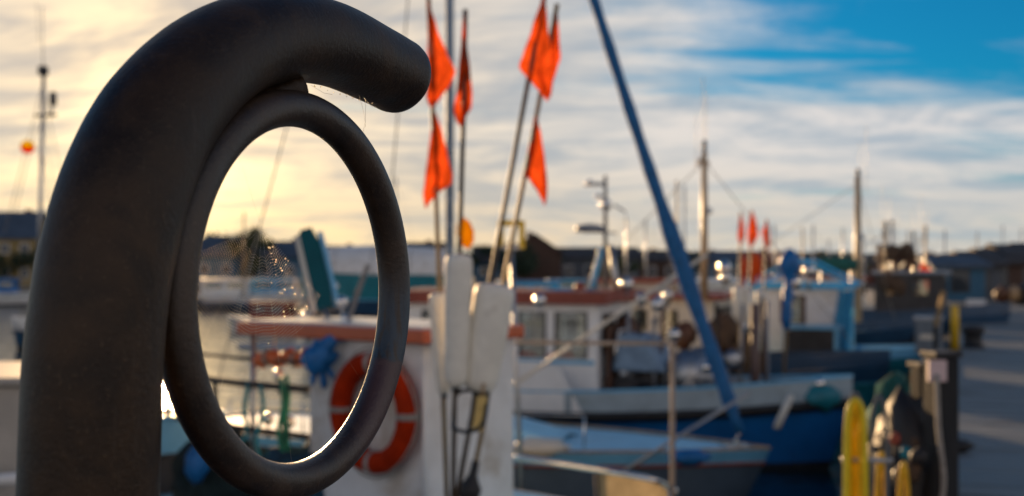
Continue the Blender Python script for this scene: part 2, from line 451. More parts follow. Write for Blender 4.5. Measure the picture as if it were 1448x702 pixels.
def water_mat():
    m = bpy.data.materials.new('harbour_water'); m.use_nodes = True; N = Nodes(m.node_tree); b = m.node_tree.nodes['Principled BSDF']
    o = N.n('ShaderNodeTexCoord').outputs['Object']
    b.inputs['Base Color'].default_value = (.006, .022, .026, 1)
    b.inputs['Roughness'].default_value = .045; b.inputs['IOR'].default_value = 1.42
    h = N.noise(N.map(o, scale=(.5, 1.0, 1)), .9, 3, .5, .3)
    h2 = N.noise(N.map(o, scale=(.7, 1.0, 1)), 5.0, 3, .5)
    hh = N.m('ADD', N.m('MULTIPLY', h, .085), N.m('MULTIPLY', h2, .010))
    bp = N.n('ShaderNodeBump'); bp.inputs['Strength'].default_value = 1.0; bp.inputs['Distance'].default_value = 1.0
    N.link(hh, bp.inputs['Height']); N.link(bp.outputs[0], b.inputs['Normal'])
    return m
sheet('water', -900, 900, -60, 3000, 0, water_mat())

QD = Vector((.384, .923, 0)); QN = Vector((.923, -.384, 0)); QO = Vector((-.97, 0, 0))
QZ = 1.4; QRZ = math.atan2(.923, .384)
def quay_pt(along, across, z=QZ): return QO + QD * along + QN * across + Vector((0, 0, z))
def plank_mat():
    m = bpy.data.materials.new('weathered_planks'); m.use_nodes = True; N = Nodes(m.node_tree); b = m.node_tree.nodes['Principled BSDF']
    o = N.n('ShaderNodeTexCoord').outputs['Object']
    g = N.noise(N.map(o, scale=(6, .5, 1)), 3, 6, .65)
    r = N.noise(N.map(o, scale=(6.6, .02, 1)), 1, 2, .8)
    c = N.mix(N.step(g, .3, .7), (.12, .135, .145), (.24, .245, .24))
    c = N.mix(N.step(r, .35, .65), c, (.15, .175, .19))
    c = N.mix(N.step(N.noise(o, .7, 5), .52, .7), c, (.12, .115, .11))
    N.link(c, b.inputs['Base Color']); b.inputs['Roughness'].default_value = .62
    bp = N.n('ShaderNodeBump'); bp.inputs['Strength'].default_value = .5; bp.inputs['Distance'].default_value = .01
    N.link(g, bp.inputs['Height']); N.link(bp.outputs[0], b.inputs['Normal'])
    return m
PLANK = plank_mat()
QW, QL = 9.0, 64.0
def build_quay():
    q = MB().box((QL / 2 - 4, -QW / 2, QZ - .55), (QL + 8, QW, .95)).build('quay', CONC, None, 'structure')
    q.location = QO; q.rotation_euler = (0, 0, QRZ)
    mb = MB(); x = -7.9
    while x < QL - .2:
        w = .15; dz = random.uniform(-.006, .006); e = random.uniform(0, .03)
        mb.box((x + w / 2, -QW / 2, QZ - .035 + dz), (w - .012, QW - .5 + e, .07)); x += w
    p = mb.build('plank', PLANK, q, 'stuff')
    for yy in (-.14, -QW + .14):
        k = 0
        while k < 16:
            MB().box((-6 + k * 4.4, yy, QZ - .035), (4.36, .22, .20)).build('edge_beam', WOODD, q, bevel=.02); k += 1
build_quay()

FAR = 150.0
fs = MB().box((0, FAR + 145, .4), (900, 300, 1.9)).build('far_shore', mat('shore_ground', (.12, .11, .09), .9, var=.3, scale=.2), None, 'structure')

# ------------------------------------------------------------------ the mooring hook with its ring
def build_hook():
    base = at(126, 702, .80); bx = Vector((base.x, .80, QZ))
    th = thing('mooring_post', 'thick dark steel post bent into a hook with a ring welded under it', 'mooring post', bx)
    px = [(126, 702, 192), (132, 530, 190), (140, 440, 187), (152, 365, 185), (182, 257, 178), (228, 163, 165), (300, 88, 146), (380, 54, 130), (462, 61, 120), (530, 91, 110), (560, 107, 107)]
    K, r = [], []
    for (x, y, w) in px:
        k = (x - CX) / F; s = (k * .8 + .296) / (.41 - .913 * k); Y = .8 + .913 * s
        K.append((*at(x, y, Y), w * Y / F / 2))
    fine = []
    pts4 = [Vector((0, 0, 0, 0))] * 0
    P = [Vector(k) for k in K]; P = [P[0] * 2 - P[1]] + P + [P[-1] * 2 - P[-2]]
    for i in range(1, len(P) - 2):
        a, b, c, d = P[i - 1:i + 3]
        for j in range(8):
            t = j / 8
            fine.append(.5 * ((2 * b) + (c - a) * t + (2 * a - 5 * b + 4 * c - d) * t * t + (3 * b - a - 3 * c + d) * t ** 3))
    fine.append(P[-2])
    low = [Vector((bx.x, bx.y, z, fine[0][3])) for z in (QZ + .012, QZ + .5, QZ + 1.0)]
    fine = low + fine
    rad = [p[3] for p in fine]; pts = [Vector(p[:3]) for p in fine]
    d = (pts[-1] - pts[-3]).normalized(); e, er = pts[-1], rad[-1]
    for k in (15, 35, 55, 75, 90):                        # the rounded-off, capped end
        a = R(k); pts.append(e + d * (er * .55 * math.sin(a))); rad.append(max(.001, er * (.30 + .70 * math.cos(a)) if k < 90 else er * .28))
    m = bpy.data.materials.new('dark_coated_steel'); m.use_nodes = True; N = Nodes(m.node_tree); b = m.node_tree.nodes['Principled BSDF']
    o = N.n('ShaderNodeTexCoord').outputs['Object']
    n1 = N.noise(o, 22, 8, .62, .4); n2 = N.noise(o, 260, 6, .65); n3 = N.noise(o, 5, 3)
    n4 = N.noise(N.map(o, scale=(1, 1, .08)), 90, 4, .6)
    c = N.mix(N.step(n1, .35, .68), (.017, .0085, .0038), (.050, .027, .0125))
    c = N.mix(N.m('MULTIPLY', N.step(n2, .54, .72), .6), c, (.09, .055, .03))
    c = N.mix(N.m('MULTIPLY', N.step(n3, .45, .7), .5), c, (.020, .013, .009))
    c = N.mix(N.m('MULTIPLY', N.step(n4, .60, .75), .35), c, (.07, .05, .037))
    N.link(c, b.inputs['Base Color']); b.inputs['Metallic'].default_value = .0; b.inputs['Specular IOR Level'].default_value = .26
    N.link(N.m('ADD', N.m('MULTIPLY', n1, .28), .28), b.inputs['Roughness'])
    bp = N.n('ShaderNodeBump'); bp.inputs['Strength'].default_value = .45; bp.inputs['Distance'].default_value = .0015
    N.link(N.m('ADD', n2, n1), bp.inputs['Height']); N.link(bp.outputs[0], b.inputs['Normal'])
    MB().tube([loc_of(th, p) for p in pts], rad, 64).build('pipe', m, th)
    # ring
    KB = 1.075
    C = Vector((-.1738 * KB, .9335 * KB, EYE - .0168 * KB)); u = Vector((math.cos(1.150), math.sin(1.150), 0)); RR, br = .1525 * KB, .0150 * KB
    m2 = m.copy(); m2.name = 'ring_steel'
    N2 = Nodes(m2.node_tree); b2 = m2.node_tree.nodes['Principled BSDF']
    lk = b2.inputs['Base Color'].links[0].from_socket
    oo = N2.n('ShaderNodeTexCoord').outputs['Object']
    sx = N2.n('ShaderNodeSeparateXYZ'); N2.link(oo, sx.inputs[0])
    zz = N2.m('ADD', sx.outputs[2], N2.m('MULTIPLY', N2.noise(oo, 30, 4), .02))
    blue = N2.m('MULTIPLY', N2.step(zz, 1.62, 1.57), N2.step(zz, 1.5215, 1.5265))
    side = N2.step(sx.outputs[0], .14, .17)                # the worn blue paint left on the outer half of the ring
    cc = N2.mix(N2.m('MULTIPLY', N2.m('MULTIPLY', blue, N2.m('MULTIPLY', side, N2.step(N2.noise(N2.map(oo, scale=(1, 1, .06)), 160, 4), .35, .55))), .8), lk, (.007, .034, .065))
    worn = N2.m('MULTIPLY', N2.step(zz, 1.5265, 1.5215), side)
    cc = N2.mix(N2.m('MULTIPLY', worn, .7), cc, (.075, .034, .038))
    N2.link(cc, b2.inputs['Base Color'])
    b2.inputs['Metallic'].default_value = .0; b2.inputs['Specular IOR Level'].default_value = .6
    pr = [C + RR * (math.cos(2 * math.pi * i / 120) * u + math.sin(2 * math.pi * i / 120) * Vector((0, 0, 1))) for i in range(120)]
    MB().tube([loc_of(th, p) for p in pr], br, 32, closed=True).build('ring', m2, th)
    # weld where the ring meets the bend
    wl = [(330, 174), (360, 150), (395, 134), (423, 124)]
    wp = []
    for x, y in wl:
        k = (x - CX) / F; s = (k * .8 + .296) / (.41 - .913 * k); Y = .8 + .913 * s
        wp.append(loc_of(th, at(x, y, (Y + 1.0) / 2)))
    MB().tube(catmull(wp, 5), [.0135 + .0012 * math.sin(i * 2.1) for i in range(16)], 14).build('weld', m, th)
    MB().lathe([(.12, 0), (.12, .012), (.055, .014), (.055, .03)], (0, 0, 0), 24).build('base_plate', m, th)
    # spider's web in the ring
    web = thing('spider_web', 'fine spider web with sunlit threads stretched inside the steel ring', 'spider web', C)
    wm = bpy.data.materials.new('spider_silk'); wm.use_nodes = True; b = wm.node_tree.nodes['Principled BSDF']
    b.inputs['Base Color'].default_value = (.8, .7, .5, 1); b.inputs['Roughness'].default_value = .35
    b.inputs['Transmission Weight'].default_value = .4
    NN = Nodes(wm.node_tree); NN.link(NN.mix(NN.noise(NN.n('ShaderNodeTexCoord').outputs['Object'], 90, 3), (.9, .55, .25), (.7, .85, .75)), b.inputs['Base Color'])
    hub = u * -.058 + Vector((0, 0, .058)); nrm = u.cross(Vector((0, 0, 1)))
    ang = [R(a) for a in (70, 118, 196, 214, 231, 248, 265, 282, 299, 318)]
    ends = []
    for a in ang:
        dd = u * math.cos(a) + Vector((0, 0, 1)) * math.sin(a)
        bq = hub.dot(dd); cq = hub.dot(hub) - (RR - br) ** 2; tt = -bq + math.sqrt(bq * bq - cq)
        ends.append(hub + dd * tt)
        MB().tube([hub, hub + dd * tt], .00005, 4).build('radial_thread', wm, web)
    for k in range(30):
        rad = .026 + k * .0027; pts = []
        for i in range(25):
            a = R(196 + 130 * i / 24)
            dd = u * math.cos(a) + Vector((0, 0, 1)) * math.sin(a)
            sag = .0012 * math.cos(i * math.pi / 2)
            e = hub + dd * (rad + sag)
            if e.length < RR - br - .002: pts.append(e)
        if len(pts) > 2: MB().tube(pts, .000105, 4).build('spiral_thread', wm, web)
    rw = random.Random(5)
    for k in range(34):
        a = R(rw.gauss(304, 9)); q = hub + (u * math.cos(a) + Vector((0, 0, 1)) * math.sin(a)) * rw.uniform(.02, .10)
        MB().ball(q, rw.uniform(.0004, .0009), 6).build('sparkle_bead', wm, web)  # tiny beads added on the web to sparkle in the sun
    tb = at(523, 150, 1.12)
    w2 = thing('spider_thread', 'thin sagging spider threads hanging under the capped end of the hook', 'spider thread', tb)
    for i, (a, b_) in enumerate((((506, 128), (517, 180)), ((517, 140), (511, 196)), ((440, 121), (470, 134)), ((514, 138), (528, 152)))):
        p, q = loc_of(w2, at(*a, 1.12)), loc_of(w2, at(*b_, 1.10))
        MB().tube([p, (p + q) / 2 + Vector((.002, 0, -.003)), q], .00014, 4).build('thread', wm, w2)
    for (a, n_) in (((512, 128), 1),):
        mb = MB()
        for k in range(10):
            p = loc_of(w2, at(445 + k * 9, 121 + k * 2.9 + random.uniform(-1, 2), 1.09))
            mb.ball(p, random.uniform(.0004, .0009), 6)
        o_ = mb.build('silk_lint', wm, w2, 'stuff')
build_hook()

# ------------------------------------------------------------------ near boat with the lifebuoy
A_ = Vector((-.77, .64, 0)).normalized(); B_ = Vector((.64, .77, 0)).normalized()
CORN = Vector((-.504, 6.5, 0))
def build_near_boat():
    rz = math.atan2(A_.y, A_.x)          # bow away to the left
    ctr = CORN + A_ * 1.3 + B_ * .75
    bt = Boat('white workboat with an orange roof edge and a lifebuoy on its cabin wall', ctr + A_ * 3.0, 6.0, 2.5, (1.6, 1.35, 1.4), rz=rz, name='work_boat', cat='work boat')
    th = bt.th; BO['near'] = th
    bt.hull(WHITE, deckm=DECKG, strake=BLACK)
    Z0, Z1 = 1.36, 2.60
    def W(s, b, z): return loc_of(th, CORN + A_ * s + B_ * b + Vector((0, 0, z)))
    ua = (loc_of(th, CORN + A_) - loc_of(th, CORN)); ub = (loc_of(th, CORN + B_) - loc_of(th, CORN))
    # cabin walls: lifebuoy wall, the wall behind the floats, and the two far ones
    cab = 1.0
    wall_panel(th, WHITE, W(cab, 0, Z0), -ua, cab, Z1 - Z0, .05, [])
    wall_panel(th, WHITE, W(0, .05, Z0), ub, .70, Z1 - Z0, .05, [])
    wall_panel(th, WHITE, W(0, .80, Z0), ua, cab, Z1 - Z0, .05, [])
    wall_panel(th, WHITE, W(cab, .75, Z0), -ub, .70, Z1 - Z0, .05, [])
    cp = MB().tube([W(-.004, -.004, Z0), W(-.004, -.004, Z1)], .018, 8).build('corner_trim', WHITE, th)
    rf = MB().box(W(.78, .36, Z1 + .045), (1.74, .90, .085)).build('roof', ORANGER, th, bevel=.015)
    MB().box(W(.78, .36, Z1 + .094), (1.6, .78, .012)).build('roof_panel', WHITE, rf)
    for s, b in ((1.58, .0), (1.58, .72)):
        MB().tube([W(s, b, Z0), W(s, b, Z1)], .02, 8).build('canopy_post', GALV, th)
    # rails round the open working deck
    RAILD = mat('weathered_rail_paint', (.07, .065, .06), .75, var=.3, spec=.2)
    for z, r in ((2.27, .024), (1.97, .022), (2.44, .012)):
        MB().tube([W(1.02, .0, z), W(1.7, -.02, z), W(2.6, .05, z), W(3.5, .4, z)], r, 8).build('deck_rail', RAILD, th)
    for s, y in ((1.25, 0), (2.0, 0), (2.75, .12)):
        MB().tube([W(s, y, Z0 - .1), W(s, y, 2.28)], .018, 8).build('rail_post', RAILD, th)
    GREYM = mat('matt_grey_pole', (.22, .21, .20), .9, spec=.1)
    # leaning derrick poles over the working deck
    for (a, b, d0, d1, m, r) in (((520, 375), (455, 560), 7.6, 7.4, GREYM, .016), ((478, 418), (410, 470), 8.6, 8.2, GREYM, .016), ((505, 410), (470, 540), 7.3, 7.3, GREYM, .014)):
        MB().tube([loc_of(th, at(*a, d0)), loc_of(th, at(*b, d1))], r, 8).build('brace', m, th)
    # lifebuoy
    lc = CORN + A_ * .345 - B_ * .075 + Vector((0, 0, 2.185))
    lb = thing('lifebuoy', 'orange ring lifebuoy with pale bands hanging on the white cabin wall', 'lifebuoy', lc)
    M = Matrix((A_, Vector((0, 0, 1)), -B_)).transposed()
    ring = [M @ Vector((.285 * math.cos(2 * math.pi * i / 48), .295 * math.sin(2 * math.pi * i / 48), 0)) for i in range(48)]
    MB().tube(ring, .066, 14, closed=True).build('buoy_ring', ORANGE, lb)
    for k in range(4):
        a0 = R(k * 90 - 0)
        seg = [M @ Vector((.285 * math.cos(a0 + R(x)), .295 * math.sin(a0 + R(x)), 0)) for x in (-3.4, -1, 1, 3.4)]
        MB().tube(seg, .0685, 14).build('band', GREYROPE, lb)
    gl = [M @ Vector(((.362 + .012 * math.cos(i * math.pi / 6)) * math.cos(2 * math.pi * i / 48), (.370 + .012 * math.cos(i * math.pi / 6)) * math.sin(2 * math.pi * i / 48), .01)) for i in range(48)]
    MB().tube(gl, .007, 6, closed=True).build('grab_line', GREYROPE, lb)
    pg = MB().bar(M @ Vector((0, .30, -.075)), M @ Vector((0, .30, .03)), .03, .03).build('peg', GALV, lb)
    # orange roll of tarpaulin under the canopy, blue bundle, ropes
    a, b = at(364, 508, 7.5), at(442, 506, 7.2)
    rl = thing('tarpaulin_roll', 'orange rolled tarpaulin slung under the orange roof edge', 'tarpaulin', a)
    pts = [(b - a) * (i / 10) + Vector((0, 0, -.015 * math.sin(i * 1.9))) for i in range(11)]
    MB().tube(pts, [.048 + .006 * math.sin(i * 2.3) for i in range(11)], 10).build('roll', ORANGET, rl)
    for i in (2, 7): MB().tube([pts[i], pts[i] + Vector((.014, -.01, 0))], .058, 10).build('lashing', GREYROPE, rl)
    c = at(452, 506, 6.9)
    bb = thing('blue_tarpaulin', 'crumpled bright blue tarpaulin bundle tied to the deck rail', 'tarpaulin', c)
    MB().ball((0, 0, .0), .10, 18, (1.0, .7, .95), .55).build('bundle', BLUETARP, bb)
    for i, (dx, dz, ww) in enumerate(((-.05, -.17, .035), (.03, -.19, .045), (.085, -.13, .03))):
        MB().tube(catmull([(0, 0, 0), (dx * .6, .01, dz * .5), (dx, 0, dz)], 4), [.05, .05, .045, ww, ww, ww * .9, ww, ww * .8, ww * .5], 8, flat=.6).build('fold', BLUETARP, bb)
    MB().tube(catmull([(.03, 0, .06), (.10, 0, .12), (.17, .02, .12)], 4), [.05, .05, .045, .04, .035, .03, .03, .02, .012], 8).build('fold', BLUETARP, bb)
    ropes = [([(398, 535), (400, 575), (394, 610), (402, 650)], 7.2, GREENROPE, .016, 'green rope hanging from the deck rail beside the blue tarpaulin'),
             ([(405, 530), (408, 560), (404, 600), (407, 640)], 7.25, GREENROPE, .014, 'second green rope hanging just beside the first on the deck rail'),
             ([(352, 540), (345, 580), (350, 610), (338, 630)], 7.5, TEALROPE, .016, 'teal rope drooping from the deck rail, towards the bow'),
             ([(368, 545), (372, 580), (362, 620), (368, 650)], 7.4, TEALROPE, .014, 'teal rope drooping beside the green ropes')]
    for P, d, m, r, lab in ropes:
        q = [at(x, y, d) for x, y in P]
        o = MB().tube(catmull([p - q[0] for p in q], 5), r, 7).build('hanging_rope', m, None, loc=q[0]); tag(o, lab, 'rope', 'ropes hanging on the work boat rail')
    # things on the working deck
    def fish_box(c, rz, m, lab, sz=(.62, .42, .26), g='fish boxes on the near boat'):
        b = thing('fish_box', lab, 'box', c, rz, g); x, y, z = sz
        MB().box((0, 0, .012), (x - .02, y - .02, .024)).build('bottom', m, b)
        for dx, dy, w, d in ((0, y / 2 - .012, x, .024), (0, -y / 2 + .012, x, .024), (x / 2 - .012, 0, .024, y - .05), (-x / 2 + .012, 0, .024, y - .05)):
            MB().box((dx, dy, z / 2), (w, d, z)).build('side', m, b)
        mb = MB().tube([(sx * x / 2, sy * y / 2, z) for sx, sy in ((1, 1), (-1, 1), (-1, -1), (1, -1))], .018, 6, closed=True, smooth=False).build('rim', m, b)
        return b
    p0 = CORN + A_ * 2.72 + B_ * .12
    fish_box(p0 + Vector((0, 0, 1.44)), .75, DARK, 'dark fish box at the bottom of the stack on the work deck')
    fish_box(p0 + Vector((.02, 0, 1.715)), .68, PALEB, 'pale blue fish box on top of the dark one')
    fish_box(CORN + A_ * 1.35 + B_ * .4 + Vector((0, 0, 1.37)), .5, GREYP, 'grey fish box beside the canopy post')
    bl = at(284, 612, 7.2)
    o = thing('buoy_ball', 'small bright blue buoy ball hung on the deck rail behind the ring', 'buoy', bl)
    MB().ball((0, 0, 0), .055, 16, (1, 1, 1.1)).build('ball', BLUETARP, o)
    MB().lathe([(.02, .05), (.022, .08), (.012, .09)], n=10).build('eye', BLACK, o)
    sb = at(280, 655, 7.2)
    o = thing('blue_bag', 'blue cloth bag hung on the deck rail below the blue buoy ball', 'bag', sb)
    MB().ball((0, 0, 0), .10, 16, (.8, .7, 1.2), .4).build('bag_body', BLUETARP, o)
    MB().tube(catmull([(-.04, 0, .10), (0, 0, .2), (.04, 0, .10)], 4), .01, 6).build('strap', BLACK, o)
    for (x, y, d, lab) in ((318, 590, 7.6, 'dark heap of netting on the work deck behind the rail'), (435, 640, 7.3, 'low heap of netting under the green ropes')):
        p = at(x, y, d); p.z = 1.36
        o = MB().ball((0, 0, .24), .34, 20, (1.0, .8, .85), .5).build('net_heap', mat('black_green_net', (.012, .028, .03), .95, var=.4, scale=25, bump=.9) if x < 400 else mat('dark_blue_net', (.012, .05, .085), .95, var=.4, scale=25, bump=.9), None, loc=p); tag(o, lab, 'net heap')
    # teal rudder blade leaning by the canopy
    p0, p1 = at(431, 325, 8.2), at(458, 438, 8.0)
    tb = thing('rudder_blade', 'tall tilted teal rudder blade with a pale edge strip, seen inside the ring', 'rudder', p1)
    a = p0 - p1; ax = a.normalized(); sd = Vector((1, 0, 0)); sd = (sd - ax * sd.dot(ax)).normalized(); nn = sd.cross(ax)
    Mx = Matrix((sd, ax, nn)).transposed()
    L = a.length
    MB().prism([(-.05, 0), (.07, 0), (.085, L * .3), (.085, L * .8), (.05, L), (-.03, L), (-.055, L * .92)], -.02, .02, M=Mx).build('blade', mat('deep_teal_paint', (.004, .085, .105), .6, var=.15, scale=4, spec=.2), tb, bevel=.006)
    MB().bar(Mx @ Vector((-.068, 0, 0)), Mx @ Vector((-.062, L * .95, 0)), .022, .05).build('edge_strip', CREAM, tb)
    MB().bar(Mx @ Vector((.100, .0, .0)), Mx @ Vector((.100, L * .92, 0)), .03, .03).build('edge_strip', PALEB, tb)
    MB().tube([Mx @ Vector((0, .02, 0)), Mx @ Vector((.03, -.5, .05)), Vector((.05, .1, 1.3 - p1.z))], .02, 8).build('stock', GALV, tb)
build_near_boat()

# ------------------------------------------------------------------ dan buoys with orange flags
def flag(th, rows, d, m, amp=.028, ph=0.0):
    R_ = []
    ys = [r[0] for r in rows]
    n = 22; nc = 8
    for i in range(n + 1):
        y = ys[0] + (ys[-1] - ys[0]) * i / n
        for a, b in zip(rows, rows[1:]):
            if a[0] <= y <= b[0] + 1e-6:
                t = (y - a[0]) / (b[0] - a[0]); t = t * t * (3 - 2 * t) * .5 + t * .5
                xl = a[1] + (b[1] - a[1]) * t; xr = a[2] + (b[2] - a[2]) * t; break
        row = []
        for j in range(nc + 1):
            u = j / nc; dd = d + amp * math.sin(u * 7.5 + i * .22 + ph) * min(1, .25 + i / n) + .012 * math.sin(i * .8 + ph * 3)
            yy = y + 3.0 * math.sin(u * 4.1 + ph) * (i / n)
            row.append(loc_of(th, at(xl + (xr - xl) * u, yy, dd)))
        R_.append(row)
    return MB().grid(R_).build('flag', m, th)

def dan_buoy(label, pole, fl, fr, flags, d, pm, foot, marker=None, pr=.013):
    q = [at(x, y, dd) for x, y, dd in pole]
    th = thing('dan_buoy', label, 'marker buoy', (q[0].x, q[0].y, q[0].z), 0, 'dan buoys with orange flags on the near boat')
    lp = [loc_of(th, p) for p in q]
    MB().tube(lp, pr, 8).build('pole', pm, th)
    a, b = loc_of(th, at(*fl[0])), loc_of(th, at(*fl[1]))
    ax = (b - a); L = ax.length; M = rot_to(ax)
    prof = [(fr * .3, 0), (fr * .62, .010), (fr * .80, .035), (fr * .86, .075), (fr * .96, L * .5), (fr, L - .07), (fr * .96, L - .03), (fr * .82, L - .008), (fr * .3, L)]
    f = MB().lathe(prof, a, 24, M).build('float', FOAM, th)
    MB().lathe([(fr * .32, -.02), (fr * .34, 0), (fr * .2, .004)], a, 14, M).build('collar', BLACK, f)
    for i, (rows, fd) in enumerate(flags): flag(th, rows, fd, FLAGO, ph=i * 1.7 + len(label) * .3)
    if foot:
        MB().lathe([(.03, -.02), (.055, 0), (.06, .06), (.035, .10), (.022, .13), (.02, .2)], lp[0], 12, rot_to(lp[1] - lp[0])).build('weight', BLACK, th)
    return th
f1 = [(2, 604, 607), (40, 606, 618), (75, 604, 632), (100, 604, 645), (118, 604, 637), (138, 602, 622), (152, 606, 612)]
f1b = [(160, 612, 617), (190, 609, 626), (220, 605, 633), (250, 601, 640), (262, 600, 638), (275, 598, 620), (292, 600, 605)]
f2 = [(18, 655, 659), (60, 652, 660), (100, 648, 665), (135, 645, 668), (155, 641, 667), (170, 645, 658), (178, 652, 655)]
f3 = [(-8, 768, 771), (40, 752, 775), (75, 740, 779), (92, 733, 780), (100, 738, 778), (115, 752, 780), (130, 765, 781), (141, 774, 778)]
f4 = [(20, 785, 789), (55, 781, 791), (80, 778, 793), (95, 774, 788), (115, 772, 782), (130, 776, 780)]
f5 = [(165, 756, 760), (195, 750, 766), (230, 744, 771), (248, 742, 773), (258, 750, 774), (275, 761, 774), (288, 768, 772)]
dan_buoy('dan buoy with two orange flags beside the silver mast, nearest the steel hook', [(633, 735, 6.05), (622, 420, 6.05), (617, 290, 6.05), (606, 0, 6.05), (605, -12, 6.05)],
         ((628, 558, 6.05), (619, 414, 6.05)), .050, [(f1, 6.02), (f1b, 6.02)], 6.05, BAMBOO, False)
d1 = dan_buoy('upright dan buoy with one flag and a yellow marker over its float', [(640, 735, 5.7), (643, 560, 5.7), (650, 345, 5.7), (655, 178, 5.7), (658, 14, 5.7)],
         ((645, 548, 5.7), (649, 360, 5.7)), .071, [(f2, 5.68)], 5.7, DPOLE, False)
dan_buoy('leaning dan buoy with one broad flag at its tip and the widest float', [(640, 735, 5.75), (668, 585, 5.75), (694, 395, 5.75), (731, 200, 5.75), (771, -12, 5.75)],
         ((677, 554, 5.75), (701, 402, 5.75)), .103, [(f3, 5.73)], 5.75, DPOLE, False)
dan_buoy('leaning dan buoy with two flags, the lower one hanging halfway down its pole', [(662, 705, 5.95), (684, 600, 5.95), (713, 395, 5.95), (752, 200, 5.95), (788, 6, 5.95)],
         ((690, 540, 6.0), (704, 420, 6.0)), .055, [(f4, 5.93), (f5, 5.93)], 5.95, BAMBOO, True)
# yellow marker on the second buoy
ym = [loc_of(d1, at(x, y, 5.72)) for x, y in ((655, 314), (659, 332), (662, 352))]
MB().lathe([(.006, 0), (.035, .03), (.045, .08), (.035, .13), (.008, .16)], ym[2], 12, rot_to(ym[0] - ym[2])).build('marker', cloth('yellow_marker_plastic', (.95, .50, .02), .6, clear=.3), d1)
# holder hoop, crate and the sunlit bailer at the feet of the buoys
hp = at(662, 575, 5.75)
hh = thing('wire_hoop', 'black wire hoop holding the buoy poles together below the floats', 'hoop', hp)
pts = [loc_of(hh, at(*p, dd)) for p, dd in (((640, 606), 5.6), ((660, 611), 5.5), ((680, 603), 5.5), ((688, 575), 5.6), ((686, 555), 5.8), ((668, 552), 5.95), ((645, 560), 5.95))]
MB().tube(catmull(pts + [pts[0]], 5)[:-1], .010, 7, closed=True).build('hoop', BLACK, hh)
cr = at(655, 760, 5.85)
cb = thing('tub', 'dark low tub that the buoy poles stand in', 'tub', (cr.x, cr.y, 1.40))
MB().box((0, 0, .20), (.36, .36, .40)).build('tub_body', DARK, cb, bevel=.02)
sc_ = at(676, 585, 5.62)
so = thing('bailer', 'yellowish bailer wedged between the buoy poles under the floats', 'bailer', sc_)
MB().prism([(-.030, -.09), (.020, -.09), (.045, .085), (-.005, .085)], -.012, .012, M=Matrix(((1, 0, 0), (0, 0, -1), (0, 1, 0)))).build('blade', mat('bailer_plastic', (.72, .50, .16), .4), so, bevel=.006)
MB().tube([(.02, 0, .085), (.03, 0, .15)], .010, 8).build('handle', WOODL, so)

# ------------------------------------------------------------------ motorboat in the bottom middle
def build_motorboat():
    bt = Boat('small motorboat with a curved tan spray hood and a tall steel rail', (1.55, 7.95), 3.3, 1.5, (1.05, .85, .85), name='motorboat', cat='motorboat')
    th = bt.th; bt.hull(WHITE, deckm=DECKG, strake=BLACK)
    d = 7.7
    top = [loc_of(th, at(x, y, dd)) for x, y, dd in ((722, 646, 8.2), (800, 657, 7.85), (868, 668, 7.65), (915, 677, 7.6), (938, 685, 7.7), (952, 695, 7.9))]
    tc = catmull(top, 5)
    bot = [Vector((p.x + .05, p.y, .92)) for p in tc]
    MB().tube(tc, .022, 10).build('hood_rim', STEEL, th)
    rows = [[b, b.lerp(t, .5) + Vector((-.02, 0, 0)), t] for b, t in zip(bot, tc)]
    k = 8
    MB().grid(rows[k:]).build('hood_panel', SMOKED, th)
    MB().ball(tc[-1], .034, 12).build('rim_end', STEEL, th)  # steel ball added on the rim end for a gold glint
    MB().tube([bot[k], tc[k]], .016, 6).build('hood_post', DARK, th)
    MB().tube([bot[-4], tc[-4]], .014, 6).build('hood_post', STEEL, th)
    # tall rail frame
    DULLT = mat('dull_tan_tube', (.34, .28, .23), .75, spec=.25)
    pp = [loc_of(th, at(x, y, dd)) for x, y, dd in ((690, 484, 8.6), (800, 485, 8.25), (945, 486, 7.85))]
    MB().tube([pp[0], pp[1], pp[2]], .016, 8).build('rail', DULLT, th)
    for p in (pp[0], Vector(pp[2]) + Vector((.03, 0, .005))):
        MB().tube([Vector((p.x, p.y, .8)), p], .018, 8).build('rail_post', DULLT, th)
    MB().box((-.55, 0, 1.02), (.5, .9, .36)).build('seat', GREYP, th, bevel=.03)
build_motorboat()

